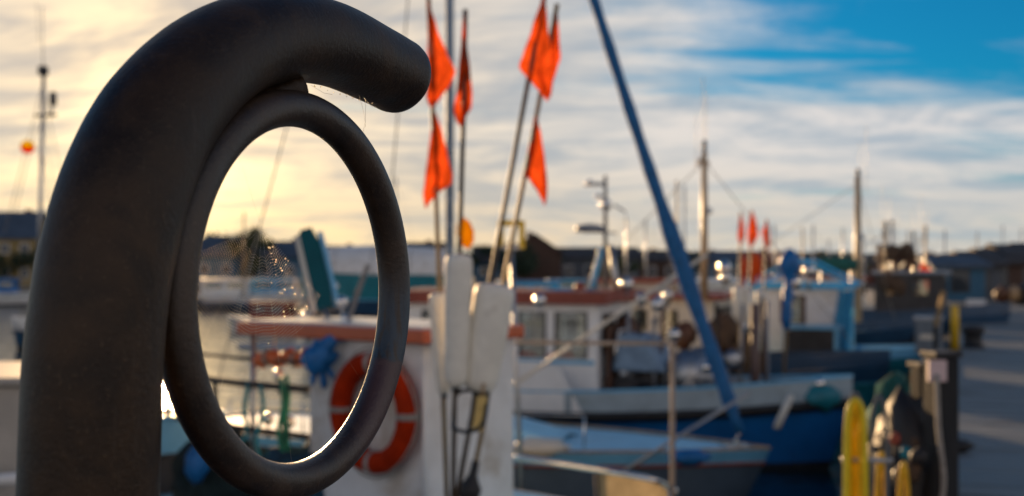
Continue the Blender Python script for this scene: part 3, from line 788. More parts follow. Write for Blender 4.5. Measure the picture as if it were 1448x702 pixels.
# ------------------------------------------------------------------ sailboat
def build_sailboat():
    bt = Boat('sailing yacht with a pale blue deck and a blue furled jib', (2.72, 12.85), 7.3, 2.5, (1.02, .98, 1.0), name='sailing_yacht', cat='sailing yacht', rake=.7)
    th = bt.th
    bt.hull(mat('slate_hull_paint', (.10, .15, .21), .35, var=.12, scale=2, coat=.3), PALEB, .90, deckm=DECKG, strake=REDR, strake_r=.018)
    bt.rail('toe_rail', WOODL, 1.0, .018, off=-.01, zoff=.02)
    bt.rail('boot_stripe', WHITE, .60, .012)
    ym = -.0
    x0, x1 = bt.x(5.2), bt.x(2.2)
    rows = []
    for i in range(9):
        t = i / 8; x = x0 + (x1 - x0) * t; h = 1.12 + .28 * (1 - t ** 3); w = .75 - .35 * t
        rows.append([Vector((x, -w, .97)), Vector((x, -w * .86, h - .1)), Vector((x, 0, h - .05)), Vector((x, w * .86, h - .1)), Vector((x, w, .97))])
    MB().grid(rows, False).build('coachroof', DECKG, th)
    k = bt.mast(bt.x(3.80), 1.3, 12.6, .058, ALU, spreader=(.62, .75), stays=((bt.x(7.5), 0, 1.1), (bt.x(4.3), 1.15, 1.1), (bt.x(4.3), -1.15, 1.1)))
    # steel balls added up the mast for sun glints
    for px, py in ((640, 200), (643, 243), (636, 205)):
        pass
    for i in range(5):
        p = Vector((bt.x(3.80) + .04, -.09, 3.3 + i * .32)); MB().ball(p, .028, 8).build('mast_glint_ball', STEEL, k)
    MB().tube([(bt.x(4.25), 0, 2.05), (bt.x(7.0), 0, 2.0)], .05, 8).build('boom', ALU, th)
    # furled jib
    a = loc_of(th, at(1047, 612, 12.75)); b = Vector((bt.x(3.70), 0, 12.3))
    n = 60; pts, rs = [], []
    for i in range(n + 1):
        t = i / n; sag = Vector((-.10, -.05, -.35)) * (4 * t * (1 - t)) * .5
        pts.append(a.lerp(b, t) + sag)
        w = .088 + .030 * math.sin(t * 95) * .25 + .025 * noise.noise(Vector((t * 60, 3, 1)))
        w *= (1.0 + .38 * math.exp(-((t - .19) / .045) ** 2)) * (1 - .62 * t) + .0
        if t < .02: w *= .55
        rs.append(w)
    MB().tube(pts, rs, 12).build('furled_jib', JIB, th)
    MB().tube([a, Vector((bt.x(.25), 0, .98))], .012, 6).build('tack', STEEL, th)
    MB().tube([(bt.x(.45), -.25, 1.0), (bt.x(.05), 0, 1.06), (bt.x(.45), .25, 1.0)], .016, 6).build('bow_fitting', STEEL, th)
    # stanchions and lifelines
    tops = []
    for t in (.12, .28, .44, .6, .76):
        p = bt.pt(t, -1, 1.0, off=-.06); q = p + Vector((0, 0, .42)); tops.append(q)
        MB().tube([p, q], .011, 6).build('stanchion', STEEL, th)
    MB().tube(tops, .006, 5).build('lifeline', STEEL, th)
    for a, b, da, db, m in (((703, 560), (1000, 360), 12.6, 13.4, GREYROPE), ((880, 668), (1060, 555), 12.2, 12.4, GALV)):
        MB().tube([loc_of(th, at(*a, da)), loc_of(th, at(*b, db))], .022, 6).build('boat_pole', CREAM if m is GREYROPE else m, th)
    # sunlit sail bag on the deck
    p = at(765, 606, 12.3); p.z = 1.02
    s = MB().ball((0, 0, .10), .2, 16, (1.5, .7, .5), .35).build('sail_bag', CREAM, None, loc=p); tag(s, 'crumpled cream sail bag lying on the pale blue deck', 'sail bag')
    p = at(975, 620, 12.0); p.z = 1.0
    s = MB().ball((0, 0, .06), .16, 14, (1.4, .7, .5), .35).build('folded_cover', BLUETARP, None, loc=p); tag(s, 'folded blue cover lying near the foot of the jib', 'cover')
build_sailboat()

# ------------------------------------------------------------------ white fishing boat with the rust-red roof
def build_boat1():
    bt = Boat('white fishing boat with a rust red wheelhouse roof, black strake and blue hull', (5.05, 17.3), 8.6, 2.7, (1.10, .80, .95))
    th = bt.th; BO['one'] = th
    bt.hull(BLUEP, None, .97, deckm=DECKG, strake=BLACK, strake_r=.085)
    bt.bulwark(mat('grey_white_paint', (.36, .45, .50), .5, var=.1, scale=3, c2=(.24, .28, .30), c2at=(.52, .72)), 1.0, .34, 0.0, 1.0)
    bt.rail('cap_rail', PALEB, 1.0, .03, off=-.02, zoff=.35)
    # raised after part
    FRESH = mat('fresh_white_paint', (.86, .85, .83), .4, var=.05, scale=3, c2=(.66, .60, .52), c2at=(.56, .78))
    bt.bulwark(FRESH, 1.0, .82, 0.0, .565, th=.03, name='raised_side')
    for side in (-1, 1):
        pass
    x0, x1 = bt.x(7.0), bt.x(3.62)
    sw = [(.3, .75, .72, 1.44), (1.1, 1.55, .72, 1.44), (2.06, 2.50, .72, 1.44), (2.68, 3.20, .72, 1.44)]
    bt.house(x0, x1, 1.9, .95, 2.52, FRESH, REDR, side_w=[(a, b, c, d) for a, b, c, d in sw], front_w=[(.2, .8, .8, 1.4), (1.0, 1.6, .8, 1.4)], rth=.20, over=.14, fm=DARK)
    MB().box((x1 + .14, -.55, 1.55), (.05, .55, 1.25)).build('door', WOODB, th)
    MB().box(((x0 + x1) / 2, -.956, 1.60), (x1 - x0 - .1, .012, .07)).build('blue_stripe', PALEB, th)
    # worn red name on the wheelhouse side
    lt = thing('_', 'x', 'x'); bpy.data.objects.remove(lt)
    letters = []
    mb = MB(); xx = x0 + 2.04
    random.seed(11)
    for w in (.30, .50):
        e = xx + w
        while xx < e:
            h = random.choice((.07, .07, .11)); a = random.uniform(-.02, .02)
            mb.box((xx, -.957, 1.665 + h / 2), (.02, .008, h), M=Matrix.Rotation(a * 6, 3, 'Y'))
            mb.box((xx + .028, -.957, 1.665 + random.choice((.01, h * .5, h))), (.045, .008, .018))
            xx += .088
        xx += .10
    mb.build('name_lettering', mat('red_lettering', (.45, .05, .05), .5), th, 'stuff')
    # posts and gallows forward of the wheelhouse
    for px, y0, y1, m, r, d in ((905, 435, 560, WOODD, .03, 17.2), (925, 450, 545, GREYP, .03, 17.0), (1068, 430, 575, mat('brown_post', (.13, .085, .075), .6), .075, 17.0), (1085, 425, 560, GREYP, .03, 17.3)):
        a, b = loc_of(th, at(px, y0, d + .8)), loc_of(th, at(px, y1, d + .8)); b.z = .85
        MB().tube([b, a], r, 8).build('post', m, th)
    # foredeck gear as things
    def deckthing(px, py, d, z=None):
        p = at(px, py, d + 1.0); p.z = z if z is not None else .86; return p
    p = deckthing(900, 560, 17.2)
    o = thing('engine_box', 'dark engine box on the foredeck in front of the brown door', 'engine box', p, HROT)
    MB().box((0, 0, .22), (.85, .6, .44)).build('casing', DARK, o, bevel=.05); MB().box((0, 0, .46), (.9, .65, .05)).build('lid', DARK, o, bevel=.015)
    p = deckthing(985, 560, 17.0)
    o = thing('net_drum', 'net drum wound with teal and grey netting on the foredeck', 'net drum', p, HROT)
    M = Matrix.Rotation(R(90), 3, 'X')
    MB().lathe([(.10, -.4), (.26, -.38), (.30, -.1), (.28, .15), (.25, .38), (.10, .4)], (0, 0, .55), 16, M).build('wound_net', NETG, o)
    for y in (-.45, .45):
        MB().lathe([(.42, -.015), (.42, .015)], (0, y, .55), 20, M).build('flange', GALV, o)
        MB().bar((-.25, y * 1.1, 0), (0, y * 1.1, .55), .05, .05).build('leg', GALV, o); MB().bar((.25, y * 1.1, 0), (0, y * 1.1, .55), .05, .05).build('leg', GALV, o)
    p = deckthing(1010, 500, 16.9)
    o = thing('pot_hauler', 'grey steel pot hauler arm with a round head by the bulwark', 'hauler', (p.x, p.y, .92))
    MB().tube(catmull([(0, 0, 0), (0, 0, .5), (.05, 0, .65), (.25, -.05, .75)], 4), .045, 8).build('arm', GREYP, o)
    MB().lathe([(.05, -.05), (.17, -.04), (.10, 0), (.17, .04), (.05, .05)], (.28, -.1, .73), 16, M).build('sheave', GALV, o)
    for i, (px, d, m, lab) in enumerate(((955, 16.8, NAVY, 'navy fish crate on the foredeck beside the net drum'), (1040, 16.9, DARK, 'dark fish crate on the foredeck next to the brown post'), (936, 17.4, WOODB, 'brown fish crate by the thin grey post'))):
        p = deckthing(px, 560, d)
        o = thing('fish_crate', lab, 'crate', p, HROT + .1 * i, 'fish crates on the white fishing boat')
        for dx, dy, w, dd in ((0, .19, .6, .03), (0, -.19, .6, .03), (.285, 0, .03, .34), (-.285, 0, .03, .34)): MB().box((dx, dy, .2), (w, dd, .40)).build('side', m, o)
        MB().box((0, 0, .015), (.56, .34, .03)).build('bottom', m, o)
        for j in range(5): MB().ball((-.2 + .1 * j, .04 * (-1) ** j, .36), .09, 8, (1.1, .8, .5)).build('ice_lump', WHITE, o)
    # pale bluish tilted cover with a sunlit edge
    p = at(918, 498, 18.2)
    o = thing('spray_cover', 'grey blue sloping spray cover with a bright edge behind the engine box', 'cover', p, HROT)
    MB().prism([(-.45, -.28), (.40, -.28), (.30, -.1), (.06, .26), (-.34, .32)], -.5, .5, M=Matrix(((1, 0, 0), (0, 0, -1), (0, 1, 0)))).build('canvas', mat('grey_blue_canvas', (.20, .30, .42), .8), o, bevel=.04)
    MB().tube([(-.47, -.5, -.3), (-.35, -.5, .36), (-.35, .5, .36)], .025, 8).build('edge_pipe', STEEL, o)
    MB().box((0, .0, -.5), (.6, .5, .4)).build('stand', DARK, o)
    rg = random.Random(9)
    GEAR = ((885, 470, 17.6, .20, WOODB, 'brown net bundle hung behind the thin grey post'), (948, 520, 17.5, .26, TEALP, 'teal net bundle on top of the foredeck gear'), (1022, 470, 17.6, .22, NETB, 'brown net bundle hanging high beside the brown post'), (1046, 500, 17.4, .24, NETB, 'tawny net bundle just left of the brown post'),
            (1000, 535, 17.3, .22, DARK, 'dark net bundle below the pot hauler head'), (968, 475, 17.8, .16, WOODB, 'small brown bundle hung under the red roof edge'), (1030, 545, 17.2, .2, GREYP, 'grey net bundle at the foot of the brown post'), (915, 560, 17.0, .30, BLACK, 'black hump of hose coils along the bulwark'))
    for px, py, d, r, m, lab in GEAR:
        if py < 525 and px > 940: d, r = 21.4, r * 1.25
        else: d += .9
        o = MB().ball((0, 0, 0), r, 16, (1.15, .9, 1.25 if py < 520 else .7), .6).build('net_bundle', m, None, loc=at(px, py, d)); tag(o, lab, 'net bundle')
    for a, b, m in (((955, 555), (1010, 520), GREYP), ((985, 565), (1035, 515), GALV), ((888, 440), (893, 560), GREYP), ((938, 430), (932, 560), WOODB), ((1012, 430), (1018, 560), WOODD), ((1050, 430), (1046, 570), GREYP), ((1078, 420), (1082, 540), WOODB)):
        MB().tube([loc_of(th, at(*b, 18.0)), loc_of(th, at(*a, 18.0))], .03, 6).build('derrick_strut', m, th)
    # mast behind the wheelhouse with radar and steel balls added for sun glints
    q = loc_of(th, at(856, 400, 18.6)); q.z = 2.6
    k = bt.mast(q.x, 2.5, 4.62, .04, mat('dull_mast_paint', (.20, .20, .20), .8, spec=.2), y=q.y)
    for (px, py), r, nm in (((857, 290), .10, 'lamp_or_glint_ball'), ((834, 259), .06, 'lamp_or_glint_ball'), ((846, 278), .05, 'lamp_or_glint_ball')):
        c = loc_of(th, at(px, py, 18.6)); MB().ball(c, r, 12).build(nm, STEEL, k)
        MB().tube([c, Vector((q.x, q.y, c.z))], .014, 6).build('bracket', GALV, k)
    for (a, b) in (((822, 327), (872, 330)), ((868, 290), (885, 300)), ((825, 262), (856, 262))):
        MB().tube([loc_of(th, at(*a, 18.6)), loc_of(th, at(*b, 18.6))], .02, 6).build('spreader', GALV, k)
    rd = loc_of(th, at(834, 326, 18.55)); MB().lathe([(.10, -.04), (.24, -.02), (.24, .05), (.18, .09), (.02, .11)], rd, 14).build('radar', GREYP, k)
    for a, b, m in (((850, 352), (834, 420), PALEB), ((864, 348), (874, 425), GALV)):
        MB().tube([loc_of(th, at(*a, 18.6)), loc_of(th, at(*b, 18.5))], .055, 8).build('mast_leg', m, k)
    for (px, py) in ((833, 416), (886, 402), (906, 424)):
        c = loc_of(th, at(px, py, 18.2)); MB().ball(c, .11, 14).build('sun_glint_ball', STEEL, th)  # steel balls added near the roof to glint in the low sun
        MB().tube([c - Vector((0, 0, .2)), c], .018, 6).build('glint_ball_foot', GALV, th)
    c = at(820, 407, 18.4); o = MB().ball((0, 0, 0), .10, 12).build('float_ball', REDR, None, loc=c); tag(o, 'small rust red float ball on the wheelhouse roof', 'float')
    c0 = at(790, 415, 18.4)
    o = MB().ball((0, 0, 0), .16, 14, (2.4, 1, .6), .3).build('rope_coil', PALEB, None, loc=c0); tag(o, 'pale bundle of rope on the wheelhouse roof beside the red float', 'rope')
    # sunlit fender hanging at the bow
    for (a, b, lab, m) in (((1118, 560), (1098, 606), 'grey pole fender slanting over the bow rail', GALV),):
        p, e = at(*a, 16.4), at(*b, 16.2)
        o = MB().tube([Vector((0, 0, 0)), e - p], .055, 10).build('fender', CREAM, None, loc=p); tag(o, lab, 'fender')
    p = at(1160, 560, 17.3); p.z = .95
    o = MB().ball((0, 0, .18), .3, 16, (1.2, .9, .7), .4).build('net_pile', TEALP, None, loc=p); tag(o, 'teal net pile in the bow of the blue hulled boat', 'net heap')
    p = at(1105, 560, 17.5); p.z = .90
    o = MB().ball((0, 0, .2), .28, 16, (1.1, .9, .9), .4).build('net_pile', BLACK, None, loc=p); tag(o, 'black net pile in the bow next to the teal one', 'net heap')
build_boat1()

# ------------------------------------------------------------------ red roofed boat behind it
def build_boat2():
    bt = Boat('navy fishing boat with cream cabin and two rust red roofs behind the white one', (7.4, 22.6), 8.5, 2.7, (1.2, .95, 1.0))
    th = bt.th; BO['two'] = th; bt.hull(TEALP, NAVY, .78, deckm=CONC, strake=TEALP); bt.bulwark(NAVY, 1.0, .3)
    x0, x1 = bt.x(6.1), bt.x(3.2)
    bt.house(x0, x1, 1.9, .95, 2.48, CREAM, REDR, side_w=[(.3, .75, .75, 1.3), (1.0, 1.5, .75, 1.3), (1.85, 2.15, .75, 1.3)], front_w=[(.2, .8, .8, 1.35), (1.0, 1.6, .8, 1.35)], rth=.10, over=.2)
    rf = MB().box(((x0 + x1) / 2 - .5, .1, 2.86), (1.7, 1.3, .09)).build('upper_roof', REDR, th, bevel=.02)
    MB().box(((x0 + x1) / 2 - .5, .1, 2.70), (1.3, 1.0, .24)).build('upper_box', CREAM, th)
    c = Vector((x1 - .3, 0, 2.7))
    mp = loc_of(th, at(996, 390, 22.5))
    k = bt.mast(mp.x, 2.5, 5.45, .075, WOODL, y=mp.y, spreader=(.93, .42), lamp=.05, ant=3, stays=((bt.x(8), 0, 1.2), (bt.x(.5), 0, 1.5)))
    MB().ball((mp.x + .12, mp.y - .1, 4.25), .07, 10).build('lamp_or_glint_ball', STEEL, k)  # this steel ball and the next are added for sun glints
    MB().ball((mp.x - .1, mp.y - .1, 5.2), .05, 10).build('lamp_or_glint_ball', STEEL, k)
    for (px, py) in ((935, 425), (944, 418), (1025, 380), (1026, 393)):
        q = loc_of(th, at(px, py, 21.6)); MB().ball(q, .11, 14).build('sun_glint_ball', STEEL, th)  # steel balls added to show as round sun glints
        MB().tube([q - Vector((0, 0, .25)), q], .015, 6).build('glint_ball_foot', GALV, th)
    # bundle of flagged poles in the stern
    P = [(1047, 300, 1044, 420), (1063, 297, 1058, 425), (1084, 310, 1076, 425)]
    rr = [[(303, 1046, 1049), (320, 1044, 1052), (335, 1043, 1053), (346, 1046, 1050)],
          [(299, 1062, 1065), (318, 1058, 1070), (335, 1057, 1072), (349, 1060, 1066)],
          [(312, 1083, 1086), (328, 1078, 1088), (342, 1080, 1089), (352, 1085, 1088)]]
    low = [[(362, 1050, 1054), (380, 1048, 1056), (402, 1050, 1055)], [(358, 1064, 1070), (380, 1061, 1072), (404, 1064, 1069)], [(362, 1072, 1076), (384, 1072, 1077), (400, 1073, 1076)]]
    labs = ('far marker pole with a small narrow flag, next to the blue jib', 'far marker pole with the broadest orange flag of the three', 'far marker pole with a tattered orange flag, beside the blue wrapped pole')
    for i in range(3):
        x0_, y0_, x1_, y1_ = P[i]; d = 20.0
        b = at(x1_, y1_, d); b.z = 1.2; tpt = at(x0_, y0_, d)
        o = thing('marker_pole', labs[i], 'marker buoy', b, 0, 'marker poles on the boats along the quay')
        MB().tube([Vector((0, 0, 0)), tpt - b], .02, 6).build('pole', BAMBOO, o)
        flag(o, rr[i], d - .03, FLAGO, amp=.05, ph=i); flag(o, low[i], d - .05, cloth('dull_orange_cloth', (.42, .075, .02), .25), amp=.06, ph=i * 2.)
        e = loc_of(o, at(x1_, y1_ - 8, d)); MB().lathe([(.04, -.5), (.09, -.45), (.1, 0), (.09, .05), (.03, .1)], e, 12).build('float', FOAM, o)
build_boat2()

# ------------------------------------------------------------------ boat with the sky-blue canopy
def build_boat3():
    bt = Boat('white boat with a sky blue canopy roof and a hanging blue tarpaulin', (7.85, 21.8), 5.2, 2.2, (1.2, 1.0, 1.0), rz=HROT - .02)
    d = 27.0
    th = bt.th; th.scale = (1.3, 1.3, 1.015)
    th.location = Vector((0, 0, 0)) + at(1140, 388, d); th.location.z = 0
    bt.hull(NAVY, TEALP, .75, deckm=DECKG, strake=BLACK); bt.bulwark(PALEB, 1.0, .2)
    H = 2.62
    MB().box((-.05, 0, H + .07), (1.75, 1.7, .14)).build('canopy', SKYB, th, bevel=.03)
    for sx in (-.78, .72):
        for sy in (-.75, .75): MB().bar((sx, sy, .95), (sx, sy, H), .07, .07).build('canopy_post', PALEB, th)
    for sy in (-.75, .75):
        MB().bar((-.95, sy, H + .1), (-.10, sy, H + .68), .10, .05).build('brace', SKYB, th); MB().bar((.9, sy, H + .1), (.02, sy, H + .68), .10, .05).build('brace', SKYB, th)
    MB().bar((-.04, -.78, H + .66), (-.04, .78, H + .66), .07, .07).build('ridge', SKYB, th)
    wall_panel(th, WHITE, (-.72, -.70, 1.0), (1, 0, 0), 1.4, 1.60, .04, [(.42, .78, .85, 1.45)]); window(th, (-.72, -.70, 1.0), (1, 0, 0), (.42, .78, .85, 1.45), .04, WOODB, r=.04)
    wall_panel(th, WHITE, (-.72, .72, 1.0), (1, 0, 0), 1.4, 1.60, .04, [(.3, .9, .85, 1.45)])
    # slatted dark crate
    c = at(1150, 512, 25.3)
    o = thing('slatted_crate', 'dark slatted crate with a pale frame under the sky blue canopy', 'crate', c, HROT); o.scale = (1.3, 1.3, 1.3)
    for i in range(6): MB().box((0, -.36, .04 + i * .095), (.78, .02, .07)).build('slat', DARK, o)
    MB().box((0, 0, .28), (.76, .66, .54)).build('crate_body', BLACK, o)
    for x in (-.42, .42): MB().box((x, -.34, .29), (.06, .06, .6)).build('corner_post', PALEB, o)
    MB().box((0, 0, .60), (.92, .76, .05)).build('lid', PALEB, o)
    MB().box((0, 0, -.25), (.7, .6, .5)).build('base', DARK, o)
    # hanging tarpaulin
    p = at(1200, 412, 25.6)
    o = thing('hanging_tarpaulin', 'long pale blue tarpaulin hanging from the end of the canopy', 'tarpaulin', p)
    rows = []
    spec = [(412, 1186, 1209), (440, 1182, 1207), (470, 1176, 1206), (495, 1174, 1202), (512, 1180, 1194)]
    for i in range(13):
        y = 412 + 100 * i / 12
        for a, b in zip(spec, spec[1:]):
            if a[0] <= y <= b[0]: t = (y - a[0]) / (b[0] - a[0]); xl = a[1] + (b[1] - a[1]) * t; xr = a[2] + (b[2] - a[2]) * t
        rows.append([loc_of(o, at(xl + (xr - xl) * u / 8, y, 25.6 + .12 * math.sin(u * 1.6 + i * .2))) for u in range(9)])
    mb = MB().grid(rows); mo = mb.build('sheet', cloth('blue_sheet', (.10, .42, .66), .35), o)
    # blue cloth wrapped on a pole
    p = at(1108, 480, 18.8); p.z = 1.2; tp = at(1117, 352, 18.8)
    o = thing('wrapped_pole', 'pole wrapped in bright blue cloth in front of the blue canopy', 'pole', p)
    v = tp - p
    MB().tube([Vector((0, 0, 0)), v], .025, 6).build('pole', BAMBOO, o)
    MB().tube([v * t for t in (.40, .5, .58, .66, .74, .82, .88, .94, 1.0)], [.06, .09, .07, .10, .06, .12, .19, .15, .05], 10).build('cloth_wrap', BLUETARP, o)
build_boat3()

# ------------------------------------------------------------------ boats further along the quay
def simple_boat(label, along, off, L, B, z, hullm, upm, roofm, wallm, masth=0, mm=WOODL, hx=.5, group='fishing boats along the quay', strake=BLACK, lean=0.0, rz=0.0, housez=1.5, mr=.07, mpx=None):
    bow = QO + QD * along - QN * off
    bt = Boat(label, bow, L, B, (z * 1.25, z, z * 1.05), rz=HROT + rz, group=group)
    bt.hull(hullm, upm, .78, deckm=DECKG, strake=strake); bt.bulwark(upm, 1.0, .25)
    x0, x1 = bt.x(L * (hx + .28)), bt.x(L * hx)
    w = B * .6; l = x1 - x0
    bt.house(x0, x1, w, z, z + housez, wallm, roofm, side_w=[(l * .1, l * .4, housez * .52, housez * .86), (l * .55, l * .88, housez * .52, housez * .86)], front_w=[(w * .12, w * .4, housez * .52, housez * .86), (w * .5, w * .8, housez * .52, housez * .86)])
    if masth:
        mx, my = x1 + .35, 0.0
        if mpx:
            dd = bt.th.location.y
            for _ in range(3):
                q = loc_of(bt.th, at(mpx[0], 388, dd)); dd = (Matrix.Rotation(bt.th.rotation_euler.z, 3, 'Z') @ Vector((q.x, 0, 0)) + bt.th.location).y
            mx = max(bt.x(L * .97), min(bt.x(L * .06), q.x)); masth = at(0, mpx[1], dd).z
        k = bt.mast(mx, z, masth, mr, mm, spreader=(.8, .5), lamp=.06, lean=(lean, 0), ant=2, stays=((bt.x(.3), 0, z * 1.2), (bt.x(L * .95), 0, z)))
        MB().ball((mx + .1, -.12, z + (masth - z) * .62), .08, 10).build('lamp_or_glint_ball', STEEL, k)  # steel ball added on the mast as a glint
    MB().ball((x1 + .05, -w * .3, z + housez + .22), .085, 10).build('sun_glint_ball', STEEL, bt.th)  # steel balls added over the roof ends for sun glints
    MB().ball((x0 + .1, -w * .2, z + housez + .2), .07, 10).build('sun_glint_ball', STEEL, bt.th)
    return bt
simple_boat('dark blue boat with a tall pale wooden mast moored past the blue canopy', 33.5, 1.0, 8.0, 2.8, 1.25, TEALP, NAVY, WHITE, WHITE, 6.6, WOODL, .45, mr=.11, mpx=(1213, 250))
simple_boat('white boat with cream wheelhouse and a green cover, third along from the blue canopy', 40, 1.0, 7.5, 2.6, 1.1, WHITE, WHITE, SKYB, CREAM, 5.0, WOODL, .5, mpx=(1252, 322))
simple_boat('navy boat with a rust red roof between two white boats', 45.5, 1.0, 8.5, 2.8, 1.3, NAVY, WHITE, REDR, WHITE, 6.4, GALV, .42, mpx=(1300, 335))
simple_boat('white boat with a white roof moored beyond the navy one', 50.5, 1.0, 8.0, 2.7, 1.2, WHITE, PALEB, WHITE, WHITE, 4.6, GALV, .5, mpx=(1262, 318))
simple_boat('teal boat with a brown cabin far along the quay', 55, 1.0, 8.5, 2.7, 1.3, TEALP, CREAM, DARK, WOODL, 6.0, WOODL, .5, mpx=(1336, 325))
simple_boat('cream boat nearest the boathouses at the end of the quay', 59.5, 1.0, 8.0, 2.7, 1.2, CREAM, CREAM, REDR, CREAM, 5.2, GALV, .45, mpx=(1308, 332))
# trawl gallows with net drums
def build_gallows():
    g = at(1268, 470, 38); g.z = 0
    bt = Boat('dark trawler with rusty gallows and net rolls at its stern', (g.x + 3.2, g.y - 1.0), 9.0, 3.2, (1.7, 1.4, 1.5), cat='trawler', name='trawler')
    th = bt.th; bt.hull(DARK, NAVY, .75, deckm=CONC, strake=BLACK); bt.bulwark(NAVY, 1.0, .35)
    for px, top in ((1243, 345), (1262, 348), (1280, 345), (1290, 352)):
        a = loc_of(th, at(px, top, 38)); b = Vector((a.x + .3, a.y * .6, 1.5)); MB().tube([b, a], .09, 7).build('gallows_post', RUST, th)
    for px, py, r in ((1262, 357, .26), (1281, 355, .24), (1272, 404, .36), (1256, 398, .30)):
        c = loc_of(th, at(px, py, 37.6)); MB().ball(c, r, 14, (1, 1, 1.1), .5).build('net_roll', NETB, th)
    MB().tube([loc_of(th, at(1240, 366, 38)), loc_of(th, at(1292, 366, 38))], .08, 7).build('cross_beam', RUST, th)
    bt.house(bt.x(4.0), bt.x(1.8), 1.8, 1.6, 3.0, DARK, GREYP, side_w=[(.3, .8, .7, 1.2), (1.2, 1.7, .7, 1.2)], front_w=[(.3, 1.2, .7, 1.2)])
build_gallows()
# long green rolled cover and cream pole
p = at(1182, 375, 30)
o = thing('boat_cover', 'long dark green rolled boat cover on a cradle behind the blue canopy', 'boat cover', (p.x, p.y, 1.3))
MB().tube([(-.55, 0, p.z - 1.3), (-.2, 0, p.z - 1.27), (.2, 0, p.z - 1.28), (.55, 0, p.z - 1.3)], [.16, .2, .2, .15], 12).build('roll', NETG, o)
for x in (-.4, .4): MB().bar((x, 0, -.2), (x, 0, p.z - 1.48), .06, .06).build('cradle_leg', GALV, o)

# ------------------------------------------------------------------ left side: mast boat, cabin boat
def build_left():
    d = 45.0; c = at(140, 520, d); c.z = 0
    bt = Boat('fishing boat with a tall lamp mast, mostly hidden behind the thick post', (c.x + 3.2, c.y - .5), 6.6, 2.6, (1.3, 1.0, 1.1), rz=R(-12))
    th = bt.th; bt.hull(NAVY, WHITE, .78, deckm=DECKG, strake=BLACK); bt.bulwark(WHITE, 1.0, .25)
    bt.house(bt.x(4.6), bt.x(2.4), 1.6, 1.0, 2.5, WHITE, REDR, side_w=[(.3, .8, .8, 1.3), (1.2, 1.7, .8, 1.3)], front_w=[(.3, 1.1, .8, 1.3)])
    a, b = loc_of(th, at(62, 100, d)), loc_of(th, at(53, 400, d)); b.z = 1.0
    MB().tube([b, a], [.10, .075], 10).build('mast', GALV, th)
    def L(x, y): return loc_of(th, at(x, y, d))
    MB().lathe([(.14, 0), (.2, .03), (.2, .34), (.12, .38)], L(61, 107), 12).build('masthead_lamp', DARK, th)
    MB().tube([L(61, 96), L(60, 10)], .018, 5).build('antenna', GALV, th)
    MB().tube([L(52, 4), L(55, 60)], .012, 5).build('antenna', GALV, th)
    MB().bar(L(50, 164), L(80, 163), .10, .10).build('crosstree', DARK, th)
    MB().tube([L(72, 165), L(76, 132)], .05, 6).build('lamp_bracket', GALV, th)
    MB().lathe([(.08, 0), (.14, .05), (.14, .5), (.08, .55)], L(75, 150), 10).build('lamp_or_glint_ball', DARK, th)
    MB().ball(L(60, 228), .10, 8).build('shackle', GALV, th)
    for p, q in (((60, 120), (6, 330)), ((60, 150), (88, 330)), ((52, 175), (22, 300)), ((60, 120), (120, 400)), ((56, 180), (76, 320))):
        MB().tube([L(*p), L(*q)], .016, 5).build('stay', GREYROPE, th)
    o = thing('signal_ball', 'yellow and orange signal ball hung on a stay left of the lamp mast', 'signal ball', at(39, 208, d - .3))
    prof = lambda a0, a1: [(max(.005, .27 * math.sin(R(a))), .27 * -math.cos(R(a))) for a in range(a0, a1 + 1, 10)]
    MB().lathe(prof(0, 90), n=16).build('lower_half', cloth('ball_orange', (.95, .16, .02), .75, clear=.35), o)
    MB().lathe(prof(90, 180), n=16).build('upper_half', cloth('ball_yellow', (.95, .75, .04), .75, clear=.35), o)
    # grey cabin boat at the frame's left edge
    bt = Boat('grey sided cabin boat with a white rail beside the thick steel post', (-2.4, 7.1), 5.0, 2.2, (1.5, 1.3, 1.3), rz=R(14), cat='cabin boat', name='cabin_boat')
    th = bt.th; bt.hull(WHITE, deckm=DECKG, strake=BLACK)
    c = loc_of(th, at(34, 547, 6.5))
    mb = wall_panel(th, GREYP_L, (c.x - 1.8, c.y, 1.35), (1, 0, 0), 1.8, c.z - 1.35, .04, [(.2, .8, .5, .85)]); window(th, (c.x - 1.8, c.y, 1.35), (1, 0, 0), (.2, .8, .5, .85), .04, DARK)
    wall_panel(th, GREYP_L, (c.x, c.y + .04, 1.35), (0, 1, 0), 1.2, c.z - 1.35, .04, [])
    wall_panel(th, GREYP_L, (c.x, c.y + 1.28, 1.35), (-1, 0, 0), 1.8, c.z - 1.35, .04, [])
    MB().box((c.x - .88, c.y + .62, c.z + .03), (1.88, 1.34, .05)).build('roof', GREYP_L, th, bevel=.02)
    r0 = loc_of(th, at(-40, 681, 6.2)); r1 = loc_of(th, at(34, 677, 6.2))
    MB().tube([r0 - Vector((1.2, 0, 0)), r0, r1], .035, 10).build('rail', WHITE, th)
    for p in (r0, r1): MB().tube([Vector((p.x, p.y, 1.3)), p], .02, 8).build('rail_post', WHITE, th)
GREYP_L = mat('warm_grey_paint', (.42, .38, .33), .5, var=.1)
build_left()

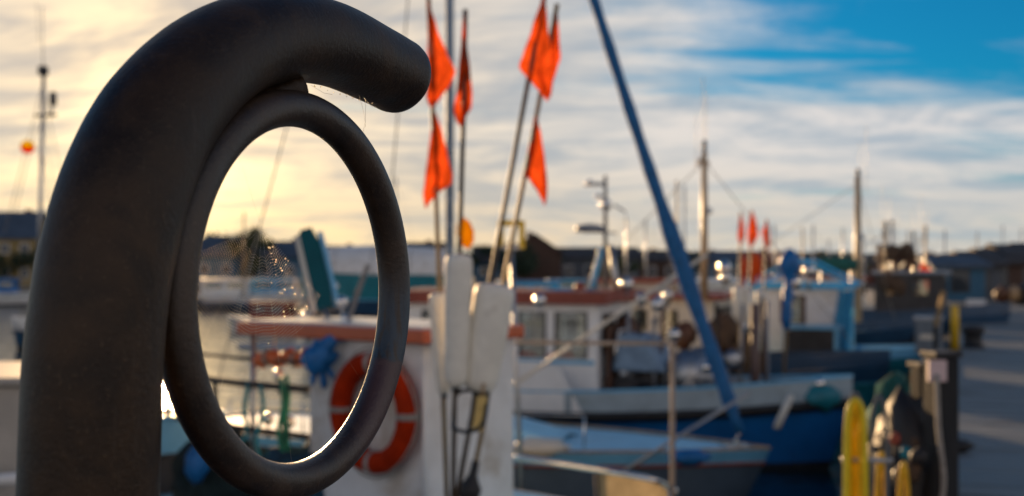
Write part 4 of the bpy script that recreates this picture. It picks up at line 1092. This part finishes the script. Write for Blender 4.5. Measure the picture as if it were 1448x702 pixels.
# ------------------------------------------------------------------ boats and jetty across the water, seen through the ring
def jetty():
    d = 112; o = MB()
    q = thing('floating_jetty', 'long low floating jetty across the water with pale edge', 'jetty', (-14, d, 0))
    for i in range(9):
        MB().box((-50 + i * 12, 0, .55), (11.8, 2.4, .5)).build('pontoon', CONC, q); MB().box((-50 + i * 12, 0, .86), (11.6, 2.5, .1)).build('jetty_deck', PLANK, q)
    for i in range(14): MB().tube([(-54 + i * 8, 1.4, -1), (-54 + i * 8, 1.4, 1.7)], .15, 8).build('jetty_pile', WOODD, q)
jetty()
def cruiser(label, px, d, L, cabm, hullm, rz, topm=None, z=1.2, hz=1.3):
    c = at(px, 400, d)
    bt = Boat(label, (c.x + L / 2 * math.cos(rz), d + L / 2 * math.sin(rz)), L, L * .33, (z * 1.2, z, z), rz=rz, cat='motor cruiser', name='motor_cruiser', group='boats across the water')
    bt.hull(hullm, WHITE, .8, deckm=DECKG, strake=TEALP)
    x0, x1 = bt.x(L * .8), bt.x(L * .35); w = L * .23; l = x1 - x0
    bt.house(x0, x1, w, z, z + hz, cabm, topm or WHITE, side_w=[(l * .08, l * .45, hz * .45, hz * .8), (l * .55, l * .92, hz * .45, hz * .8)], front_w=[(w * .15, w * .8, hz * .45, hz * .8)])
    MB().tube([(bt.x(L * .3), -L * .1, z), (bt.x(L * .3), -L * .1, z + .7), (bt.x(.4), 0, z + .9), (bt.x(L * .3), L * .1, z + .7)], .025, 6).build('bow_rail', STEEL, bt.th)
    return bt
def tented_boat():
    d = 60; c = at(520, 400, d)
    bt = Boat('big boat under a smooth white winter cover seen inside the ring', (c.x - 3.6, d + .6), 8.0, 3.0, (3.2, 2.95, 2.95), rz=R(176), cat='covered boat', name='covered_boat')
    bt.hull(NAVY, TEALP, .62, deckm=DECKG, strake=PALEB)
    rows = []
    for i in range(13):
        t = i / 12; hw = bt.half(t) * .98; top = 4.62 - .5 * t ** 4 - .35 * (1 - t) ** 3; z = bt.sheer(t) + .03; x = -4.0 + 8.0 * t
        rows.append([Vector((x, hw * math.cos(a), z + (top - z) * math.sin(a) ** .8)) for a in [math.pi * k / 10 for k in range(11)]])
    mb = MB().grid(rows); mb.f += [tuple(range(11)), tuple(range(132, 143))]; mb.sm += [False, False]
    mb.build('winter_cover', WHITE, bt.th)
    for i in (3, 6, 9): MB().tube([p + Vector((0, 0, .015)) for p in rows[i]], .02, 5).build('lashing', GREYROPE, bt.th)
tented_boat()
cruiser('small white cruiser moored at the jetty nearest the ring', 330, 100, 9, WHITE, NAVY, R(10))
cruiser('white cruiser with a rust red cover out on the water', 378, 58, 4.5, REDR, WHITE, R(160), REDR, z=.7, hz=.8)
cruiser('pale blue cruiser at the jetty below the green tree', 405, 104, 10, PALEB, WHITE, R(-8), PALEB)
cruiser('cream cruiser moored at the jetty behind the rudder blade', 462, 98, 9, CREAM, WHITE, R(5))
cruiser('blue covered cruiser under the green hedge on the far bank', 8, 108, 7, BLUETARP, WHITE, R(8), BLUETARP)
cruiser('white cruiser beyond the fishing boats with a blue cover', 760, 70, 8, SKYB, WHITE, R(10), BLUETARP)
cruiser('blue topped cruiser just beyond the silver mast', 600, 80, 8, WHITE, NAVY, R(-5), BLUETARP)
cruiser('teal topped cruiser beyond the radar mast', 820, 85, 8, TEALP, WHITE, R(4), SKYB)
cruiser('white cruiser with a dark hull behind the leaning jib', 930, 78, 9, WHITE, NAVY, R(0), TEALP)

random.seed(21)
YL = ('white far yacht whose short mast stands just beyond the blue jib', 'navy far yacht with the tall mast between the jib and the wooden mast', 'blue far yacht beside the tall masted navy one', 'cream far yacht whose mast shows beside the radar mast',
      'white far yacht whose mast rises over the blue wrapped pole', 'navy far yacht right beside the one over the blue wrapped pole', 'blue far yacht whose mast shows beside the tall pale wooden mast', 'cream far yacht whose mast shows over the trawler gallows',
      'white far yacht behind the second net roll of the trawler', 'navy far yacht beyond the trawler towards the blue boathouse', 'blue far yacht between the trawler and the blue boathouse', 'cream far yacht in front of the blue boathouse roof',
      'white far yacht whose mast shows between the ring and the flags', 'navy far yacht inside the ring beside the tan house', 'blue far yacht whose mast stands close outside the ring', 'cream far yacht whose mast shows past the three small far flags',
      'white far yacht whose mast shows behind the dark brown boathouse', 'navy far yacht whose mast shows behind the falun red boathouse', 'blue far yacht whose mast rises behind the tall maroon boathouse', 'cream far yacht with a short mast between the brown and falun red boathouses',
      'white far yacht just past the tall pale wooden mast', 'navy far yacht with a low mast over the green boat cover', 'blue far yacht whose mast shows just behind the net rolls')
for i, (px, top, d) in enumerate(((913, 310, 90), (957, 255, 70), (968, 262, 88), (885, 305, 95), (1135, 322, 96), (1150, 318, 92), (1192, 322, 100), (1250, 322, 88), (1262, 316, 96), (1300, 335, 100), (1308, 332, 92), (1336, 325, 86), (560, 250, 100), (345, 300, 96), (540, 300, 104), (1095, 318, 90), (1382, 328, 132), (1418, 318, 134), (1444, 322, 130), (1400, 340, 136), (1222, 330, 104), (1172, 338, 110), (1284, 326, 112))):
    c = at(px, 388, d); zt = at(px, top, d).z
    rz = R(random.uniform(-20, 20)); L = random.uniform(6, 8)
    bt = Boat(YL[i], (c.x + L / 2 * math.cos(rz), d + L / 2 * math.sin(rz)), L, 2.3, (1.2, 1, 1), rz=rz, cat='sailing yacht', name='moored_yacht', group='far moored yachts')
    bt.hull((WHITE, NAVY, BLUEP, CREAM)[i % 4], WHITE, .8)
    bt.mast(0, 1, zt, .085, (GALV, WOODL, ALU)[i % 3], spreader=(.6, .6), stays=((L / 2 - .2, 0, 1.2), (-L / 2, 0, 1)))

# ------------------------------------------------------------------ far town and trees
TILE_R = mat('red_roof_tiles', (.22, .075, .05), .8, var=.25, scale=1.2)
TILE_B = mat('slate_roof', (.06, .085, .12), .7, var=.25, scale=1.2)
TILE_D = mat('dark_roof', (.05, .045, .045), .8, var=.25, scale=1.2)
WALLS = {n: mat('wall_' + n, tuple(v * .6 for v in c), .8, var=.12, scale=.6) for n, c in dict(yellow=(.45, .33, .13), brick=(.22, .08, .05), white=(.6, .58, .54), blue=(.06, .20, .34), grey=(.15, .17, .20), brown=(.12, .065, .045), falun=(.20, .045, .03), teal=(.02, .20, .27)).items()}
def house(label, px, ztop_px, d, w, wallm, roofm, depth=8.0, eave=.66, rz=0.0, z0=1.35, name='house', cat='house', nwin=None, floors=None, fm=None):
    c = at(px, ztop_px, d); H = c.z - z0; he = H * eave
    th = thing(name, label, cat, (c.x, d, z0), rz)
    MB().box((0, 0, he / 2), (w, depth, he)).build('wall', wallm, th)
    o = .35; prof = [(-depth / 2 - o, he - .25), (0, H), (depth / 2 + o, he - .25), (depth / 2 + o, he - .05), (0, H + .22), (-depth / 2 - o, he - .05)]
    M = Matrix(((0, 0, 1), (1, 0, 0), (0, 1, 0)))
    rf = MB().prism(prof, -w / 2 - o, w / 2 + o, M=M).build('roof', roofm, th)
    for sx in (-1, 1):
        MB().prism([(-depth / 2 + .02, he), (depth / 2 - .02, he), (0, H - .02)], sx * w / 2 - .1 * (sx > 0), sx * w / 2 + .1 * (sx < 0), M=M).build('gable', wallm, th)
    if name == 'house': MB().box((w * .2, .6, H + .1), (.7, .7, .9)).build('chimney', WALLS['brick'], rf)
    n = nwin or max(2, int(w / 2.4)); fl = floors or max(1, int(he / 2.7))
    for f in range(fl):
        for i in range(n):
            x = -w / 2 + w * (i + .5) / n; z = he * (f + .55) / fl
            fr = MB().box((x, -depth / 2 - .02, z), (1.15, .08, 1.35)).build('window_frame', fm or WHITE, th)
            MB().box((x, -depth / 2 - .06, z), (.95, .03, 1.15)).build('pane', WIN, fr)
WIN = mat('dark_window_glass', (.03, .04, .05), .12, var=.2)
house('yellow house with a slate roof at the far left bank', 22, 302, 152, 7.5, WALLS['yellow'], TILE_B, rz=R(5))
house('low brick house half hidden behind the thick post', 75, 318, 158, 9, WALLS['brick'], TILE_R)
house('wide blue boathouse seen at the left inside of the ring', 300, 340, 156, 9, WALLS['blue'], TILE_B)
house('tan house with a blue grey roof inside the ring beside the tree', 328, 336, 160, 7, WALLS['yellow'], TILE_B)
house('blue house right of the tree inside the ring', 402, 343, 158, 7, WALLS['blue'], TILE_B)
house('long teal shed behind the rudder blade', 470, 350, 165, 12, WALLS['teal'], TILE_D)
house('brick house between the ring and the white floats', 590, 345, 160, 8, WALLS['brick'], TILE_D)
house('dark gabled house right of the floats', 755, 333, 150, 6.2, WALLS['brown'], TILE_D, rz=R(90), depth=7)
house('low dark shed beside the gabled house', 712, 350, 158, 8, WALLS['blue'], TILE_D)
house('long grey warehouse on the far bank behind the radar mast', 830, 352, 162, 14, WALLS['grey'], TILE_D, eave=.75)
house('brown warehouse on the far bank past the grey one', 905, 356, 165, 10, WALLS['brown'], TILE_D, eave=.75)
house('blue shed on the far bank behind the wooden mast', 985, 358, 170, 12, WALLS['blue'], TILE_B, eave=.75)
house('brown house on the far bank behind the far flags', 1060, 357, 172, 11, WALLS['brown'], TILE_R, eave=.7)
house('grey house on the far bank over the blue canopy', 1140, 359, 176, 12, WALLS['grey'], TILE_D, eave=.7)
house('low falun red shed on the far bank', 1230, 361, 178, 13, WALLS['falun'], TILE_D, eave=.7)
house('dark long shed on the far bank by the trawler', 1300, 361, 178, 10, WALLS['brown'], TILE_D, eave=.75)
# boathouses at the end of the quay
pe = MB().box((34, 91, .4), (60, 54, 1.9)).build('pier_head', CONC, None, 'structure')
for i, (px, tp, w, wm, rm, lab) in enumerate(((1335, 366, 3.0, 'blue', TILE_B, 'bright blue boathouse at the end of the quay'), (1362, 364, 2.6, 'grey', TILE_D, 'grey boathouse between the blue and the brown ones'), (1388, 360, 3.0, 'brown', TILE_D, 'dark brown boathouse with a steep roof at the end of the quay'),
        (1415, 356, 3.0, 'falun', TILE_D, 'falun red boathouse in the middle of the row'), (1442, 350, 3.4, 'brown', TILE_D, 'tall maroon boathouse at the picture edge'), (1475, 348, 3.6, 'falun', TILE_D, 'red boathouse beyond the picture edge'))):
    house(lab, px, tp, 70 + i * .6, w, WALLS[wm], rm, depth=5, eave=.86, name='boathouse', cat='boathouse', nwin=1, floors=1, fm=DARK)
LEAF = [mat('leaves_' + n, tuple(v * .75 for v in c), .75, var=.35, scale=.8) for n, c in (('olive', (.075, .085, .02)), ('dark', (.025, .05, .022)), ('mid', (.045, .075, .022)))]
BARK = mat('bark', (.07, .05, .035), .9, var=.3)
def tree(label, px, top_px, d, w, li, z0=1.35, seed=0, group='trees on the far bank'):
    rnd = random.Random(seed); c = at(px, top_px, d); H = c.z - z0
    th = thing('tree', label, 'tree', (c.x, d, z0), 0, group)
    MB().tube([(0, 0, -.3), (.1, 0, H * .3), (0, .1, H * .62)], [H * .035, H * .028, H * .012], 7).build('trunk', BARK, th)
    for k in range(4):
        a = rnd.uniform(0, 6.28); MB().tube([(0, 0, H * (.25 + .08 * k)), (math.cos(a) * w * .3, math.sin(a) * w * .3, H * (.5 + .09 * k))], [H * .014, H * .005], 5).build('limb', BARK, th)
    cl = [(Vector((rnd.gauss(0, .26) * w, rnd.gauss(0, .26) * w, H * rnd.uniform(.34, .86))), rnd.uniform(.13, .26) * w) for _ in range(13)]
    mb = MB()
    for _ in range(850):
        p, r = rnd.choice(cl); q = p + Vector((rnd.gauss(0, 1), rnd.gauss(0, 1), rnd.gauss(0, .8))) * r * .62
        if q.z > H: q.z = H - rnd.random() * .5
        s = rnd.uniform(.16, .42); a = Vector((rnd.gauss(0, 1), rnd.gauss(0, 1), rnd.gauss(0, 1))).normalized(); b = a.orthogonal().normalized()
        mb.add([q - a * s, q + b * s * .6, q + a * s, q - b * s * .6], [(0, 1, 2, 3)])
    mb.build('crown', LEAF[li], th)
TR = [(360, 318, 152, 5.0, 0, 'olive green bushy tree inside the ring beside the tan house'), (38, 352, 150, 7.0, 1, 'dark hedge tree below the yellow house'), (5, 356, 149, 6.0, 1, 'low dark tree below the yellow house by the picture edge'),
      (312, 326, 168, 5, 0, 'small olive tree behind the blue boathouse'), (690, 345, 156, 5, 1, 'dark tree beside the leaning flag poles'), (732, 340, 143, 4.5, 1, 'dark tree in front of the gabled house'), (770, 350, 150, 5, 2, 'bush at the foot of the gabled house'),
      (868, 362, 148, 4, 2, 'bright green bush in front of the grey warehouse'), (950, 352, 166, 5, 1, 'dark tree between the brown and blue warehouses'), (1010, 355, 176, 7, 1, 'dark tree past the wooden mast'), (1035, 357, 178, 7, 2, 'green tree behind the far flags'),
      (1100, 358, 178, 8, 1, 'dark tree behind the blue wrapped pole'), (1165, 355, 174, 7, 0, 'olive tree over the green cover'), (1190, 357, 180, 8, 1, 'dark tree behind the tall pale mast'), (1270, 358, 182, 8, 1, 'dark tree behind the trawler'), (1325, 360, 182, 8, 2, 'green tree behind the blue boathouse'),
      (640, 348, 170, 7, 1, 'dark tree behind the silver mast'), (560, 346, 172, 7, 1, 'dark tree just outside the ring'), (440, 340, 174, 6, 0, 'olive tree behind the rudder blade'), (1380, 358, 190, 9, 1, 'dark tree behind the brown boathouse'), (275, 335, 172, 7, 2, 'green tree at the ring edge')]
for i, (px, tp, d, w, li, lab) in enumerate(TR): tree(lab, px, tp, d, w, li, seed=i + 3)

# ------------------------------------------------------------------ quay clutter
def build_quay_things():
    def qp(px, py):                                   # the quay surface seen at a pixel
        d = (EYE - QZ) * F / (py - HZ); p = at(px, py, d); p.z = QZ; return p
    # hose rack with hoops and coiled yellow hose
    d = 6.6; base = at(1222, 720, d); base.z = QZ
    o = thing('hose_rack', 'grey metal rack with two hoops holding hoses at the quay edge', 'hose rack', base)
    def L(x, y, dd=d): return loc_of(o, at(x, y, dd))
    for xa, xb, top in ((1196, 1222, 556), (1232, 1254, 560)):
        pts = [L(xa, 760), L(xa, 620), L(xa + 3, 580), L((xa + xb) / 2, top), L(xb - 3, 580), L(xb, 620), L(xb, 760)]
        pts[0].z = pts[-1].z = 0
        MB().tube(catmull(pts, 6), .012, 8).build('hoop', mat('dull_grey_tube', (.13, .145, .17), .8, spec=.2), o)
    MB().tube([L(1190, 650), L(1262, 652)], .016, 8).build('cross_bar', GALV, o)
    h = thing('yellow_hose', 'coils of bright yellow hose hung over the rack hoop', 'hose', at(1213, 600, d))
    for k in range(6):
        x0 = 1197 + k * 2.2; x1 = 1222 - k * 3.2; dd = d - .10 + .045 * k; t = 566 + k * 8
        w = x1 - x0; pts = [loc_of(h, at(x, y, dd)) for x, y in ((x0 - 2, 790), (x0 - 1, 690), (x0, 612), (x0 + w * .14, t + 13), (x0 + w * .5, t), (x1 - w * .12, t + 13), (x1, 612), (x1 + 2, 690), (x1 + 3, 790))]
        MB().tube(catmull(pts, 6), .0175, 8).build('hose_coil', YHOSE, h)
    h = thing('amber_hose', 'short amber yellow hose looped beside the main yellow coil', 'hose', at(1255, 690, 6.9))
    for k, (xa, xb, t) in enumerate(((1240, 1252, 640), (1272, 1283, 655))):
        pts = [loc_of(h, at(x, y, 6.9)) for x, y in ((xa, 800), (xa, 700), ((xa + xb) / 2, t), (xb, 700), (xb, 800))]
        MB().tube(catmull(pts, 6), .017, 8).build('hose_loop', mat('amber_hose_rubber', (.78, .44, .01), .5), h)
    # dark timber piles at the edge
    for i, (px, py, top, w, lab) in enumerate(((1331, 715, 505, .17, 'tallest dark timber post with a rope hanging down it at the quay edge'), (1308, 690, 520, .15, 'dark timber post standing just behind the tallest one'))):
        d = 7.6 + i * .5; p = at(px, 700, d); p.z = QZ; H = at(px, top, d).z - QZ
        o = thing('timber_post', lab, 'post', p, 0, 'timber posts at the quay edge')
        MB().box((0, 0, H / 2), (w, w, H), rz=.2).build('post', WOODD, o, bevel=.02); MB().box((0, 0, H + .02), (w + .03, w + .03, .04), rz=.2).build('post_cap', BLACK, o, bevel=.01)
        if i == 0:
            MB().tube(catmull([(-.08, -.13, H * .9), (-.07, -.14, H * .55), (-.04, -.15, H * .25), (-.06, -.14, .02)], 5), .018, 7).build('rope', GREYROPE, o)
            MB().box((-.07, -.11, H * .92), (.12, .03, .14)).build('notice_plate', mat('pinkish_plate', (.55, .42, .42), .6), o)
    # heap of nets, bottles and floats beside the posts
    hp = at(1285, 690, 7.3)
    random.seed(4)
    cols = (CREAM, BLACK, TEALP, REDR, BLUETARP, GREYP, FOAM, NETB, FOAM, BLACK, DARK, NETB)
    names = ('cream', 'black', 'teal', 'red', 'blue', 'grey', 'white', 'brown', 'dirty white', 'dull black', 'dark', 'dull brown')
    stack = [(1300, 560, 8.2), (1318, 600, 8.0), (1285, 640, 7.8), (1270, 620, 7.9), (1290, 610, 8.1), (1298, 580, 8.3), (1305, 540, 8.6), (1290, 665, 7.6), (1310, 520, 9.0), (1300, 645, 7.5), (1275, 672, 7.6), (1296, 625, 7.8)]
    pl = thing('tangled_nets', 'dark tangled heap of fishing nets piled against the timber posts', 'net heap', at(1290, 720, 8.0))
    zz = pl.location.z; pl.location.z = QZ
    MB().ball((0, 0, .15), .42, 20, (.6, .8, 1.3), .5).build('heap', BLACK, pl); MB().ball((.05, .5, .35), .36, 20, (.6, .8, 1.3), .5).build('heap', NETG, pl)
    for (x, y, d), m, nm in zip(stack, cols, names):
        o = MB().ball((0, 0, 0), .065 if nm != 'blue' else .075, 10, (1, 1, random.uniform(.8, 1.3)), .2).build('net_float', m, None, loc=at(x, y, d)); tag(o, '%s net float lying on the heap of nets by the timber posts' % nm, 'float', 'net floats on the heap')
    # grey service box with yellow post, pole, bollard, boxes
    p = qp(1313, 500); p.z = QZ; d = p.y
    o = thing('power_pedestal', 'grey blue service pedestal standing at the quay edge past the timber posts', 'pedestal', p, QRZ)
    H = at(1313, 452, d).z - QZ
    MB().box((0, 0, H / 2), (.45, .5, H)).build('cabinet', mat('pedestal_paint', (.14, .18, .22), .5), o, bevel=.03); MB().box((0, 0, H + .03), (.5, .55, .06)).build('lid', GALV, o, bevel=.01)
    MB().box((0, 0, H * .5), (.47, .3, .1)).build('socket_panel', CREAM, o)
    p = qp(1350, 497); o = thing('yellow_post', 'slim yellow marker post on the quay beside the grey pedestal', 'post', p); H = at(1350, 432, p.y).z - QZ
    MB().lathe([(.09, 0), (.085, H - .06), (.06, H - .01), (.02, H)], n=14).build('post', YELLOW, o); MB().lathe([(.15, 0), (.15, .03), (.09, .04)], n=14).build('base_plate', BLACK, o)
    p = qp(1376, 492); o = thing('bollard', 'squat black mooring bollard on the quay beside the yellow post', 'bollard', p); k = p.y / F
    MB().lathe([(18 * k, 0), (18 * k, .03), (13 * k, .05), (12 * k, 18 * k), (15 * k, 22 * k), (17 * k, 27 * k), (12 * k, 31 * k), (3 * k, 32 * k)], n=18).build('bollard_body', BLACK, o)
    p = qp(1380, 444); o = thing('white_tub', 'white fish tub standing on the quay in front of the boathouses', 'tub', p, QRZ); k = p.y / F
    for dx, dy, w, dd in ((0, 12 * k, 30 * k, .05), (0, -12 * k, 30 * k, .05), (15 * k, 0, .05, 24 * k), (-15 * k, 0, .05, 24 * k)): MB().box((dx, dy, 10 * k), (w, dd, 20 * k)).build('side', WHITE, o)
    MB().box((0, 0, .05), (29 * k, 23 * k, .06)).build('bottom', WHITE, o)
    p = qp(1357, 640); o = MB().ball((0, 0, .06), .10, 14, (1.3, .8, .55), .3).build('dark_glove', BLACK, None, loc=p); tag(o, 'small dark crumpled glove lying on the planks near the posts', 'glove')
    p = at(1323, 462, 22); q = at(1334, 412, 22)
    o = thing('sunlit_board', 'pale wooden board leaning up at the quay edge catching the sun', 'board', p); MB().bar((0, 0, 0), q - p, .15, .05).build('board', mat('bare_board', (.30, .21, .11), .9, spec=.1), o); MB().bar((0, 0, QZ - p.z), (0, 0, .02), .1, .06).build('prop', WOODD, o)
    for i, (px, py, m, lab) in enumerate(((1412, 424, WOODL, 'tawny gear heap beside the boathouse doors'), (1396, 414, WOODB, 'dark brown gear heap in front of the grey boathouse'), (1437, 428, DARK, 'large dark gear heap in front of the tallest boathouse'))):
        p = qp(px, max(py, 428)); p.y = min(p.y, 62); o = MB().ball((0, 0, .5), .42 if i < 2 else .8, 16, (1, .8, 1.1), .5).build('gear_heap', m, None, loc=p); tag(o, lab, 'gear heap')
    p = at(1312, 398, 44); o = thing('orange_flag_pole', 'orange cloth hanging on a pole among the far boats', 'marker buoy', (p.x, p.y, 1.2))
    MB().tube([(0, 0, 0), (-.1, 0, 3.6)], .03, 6).build('pole', BAMBOO, o)
    flag(o, [(372, 1302, 1306), (385, 1300, 1318), (398, 1304, 1322), (412, 1312, 1320)], 44, FLAGO, amp=.2)
    # yellow hoop beyond the floats
    p = at(722, 352, 9.5); o = thing('yellow_hoop', 'yellow square hoop standing behind the leaning buoy poles', 'hoop', (p.x, p.y, 1.2), 0)
    q = [loc_of(o, at(x, y, 9.5)) for x, y in ((708, 350), (708, 316), (738, 316), (738, 352))]
    MB().bar(q[0], q[1] + Vector((0, 0, .02)), .03, .05).build('hoop_side', YELLOW, o); MB().bar(q[1], q[2], .05, .05).build('hoop_top', YELLOW, o); MB().bar(q[2] + Vector((0, 0, .02)), q[3], .04, .05).build('hoop_side', YELLOW, o)
    MB().tube([Vector((.1, 0, -.2)), (q[0] + q[3]) / 2 + Vector((.0, 0, -.03))], .02, 8).build('stem', GALV, o); MB().bar(q[0], q[3] + Vector((0, 0, .01)), .03, .03).build('cross_bar', GALV, o)
build_quay_things()

# ------------------------------------------------------------------ steel balls added to the boats to make sun glints
for key, d, r, P in (('near', 7.5, .042, ((409, 597), (453, 611), (394, 531), (379, 593), (484, 427), (452, 473), (490, 452), (388, 464))),
                     ('near', 8.4, .045, ((470, 406), (356, 472), (432, 448))),
                     ('one', 17.2, .10, ((953, 474), (929, 431), (763, 425), (1158, 543), (1000, 520))),
                     ('two', 21.8, .13, ((1024, 377), (1144, 383), (1124, 400), (940, 424)))):
    th = BO[key]
    for px, py in P:
        c = loc_of(th, at(px, py, d))
        k = MB().ball(c, r, 14).build('glint_ball', STEEL, th)
        MB().tube([c - Vector((0, 0, r * 3)), c], r * .2, 6).build('stem', GALV, k)
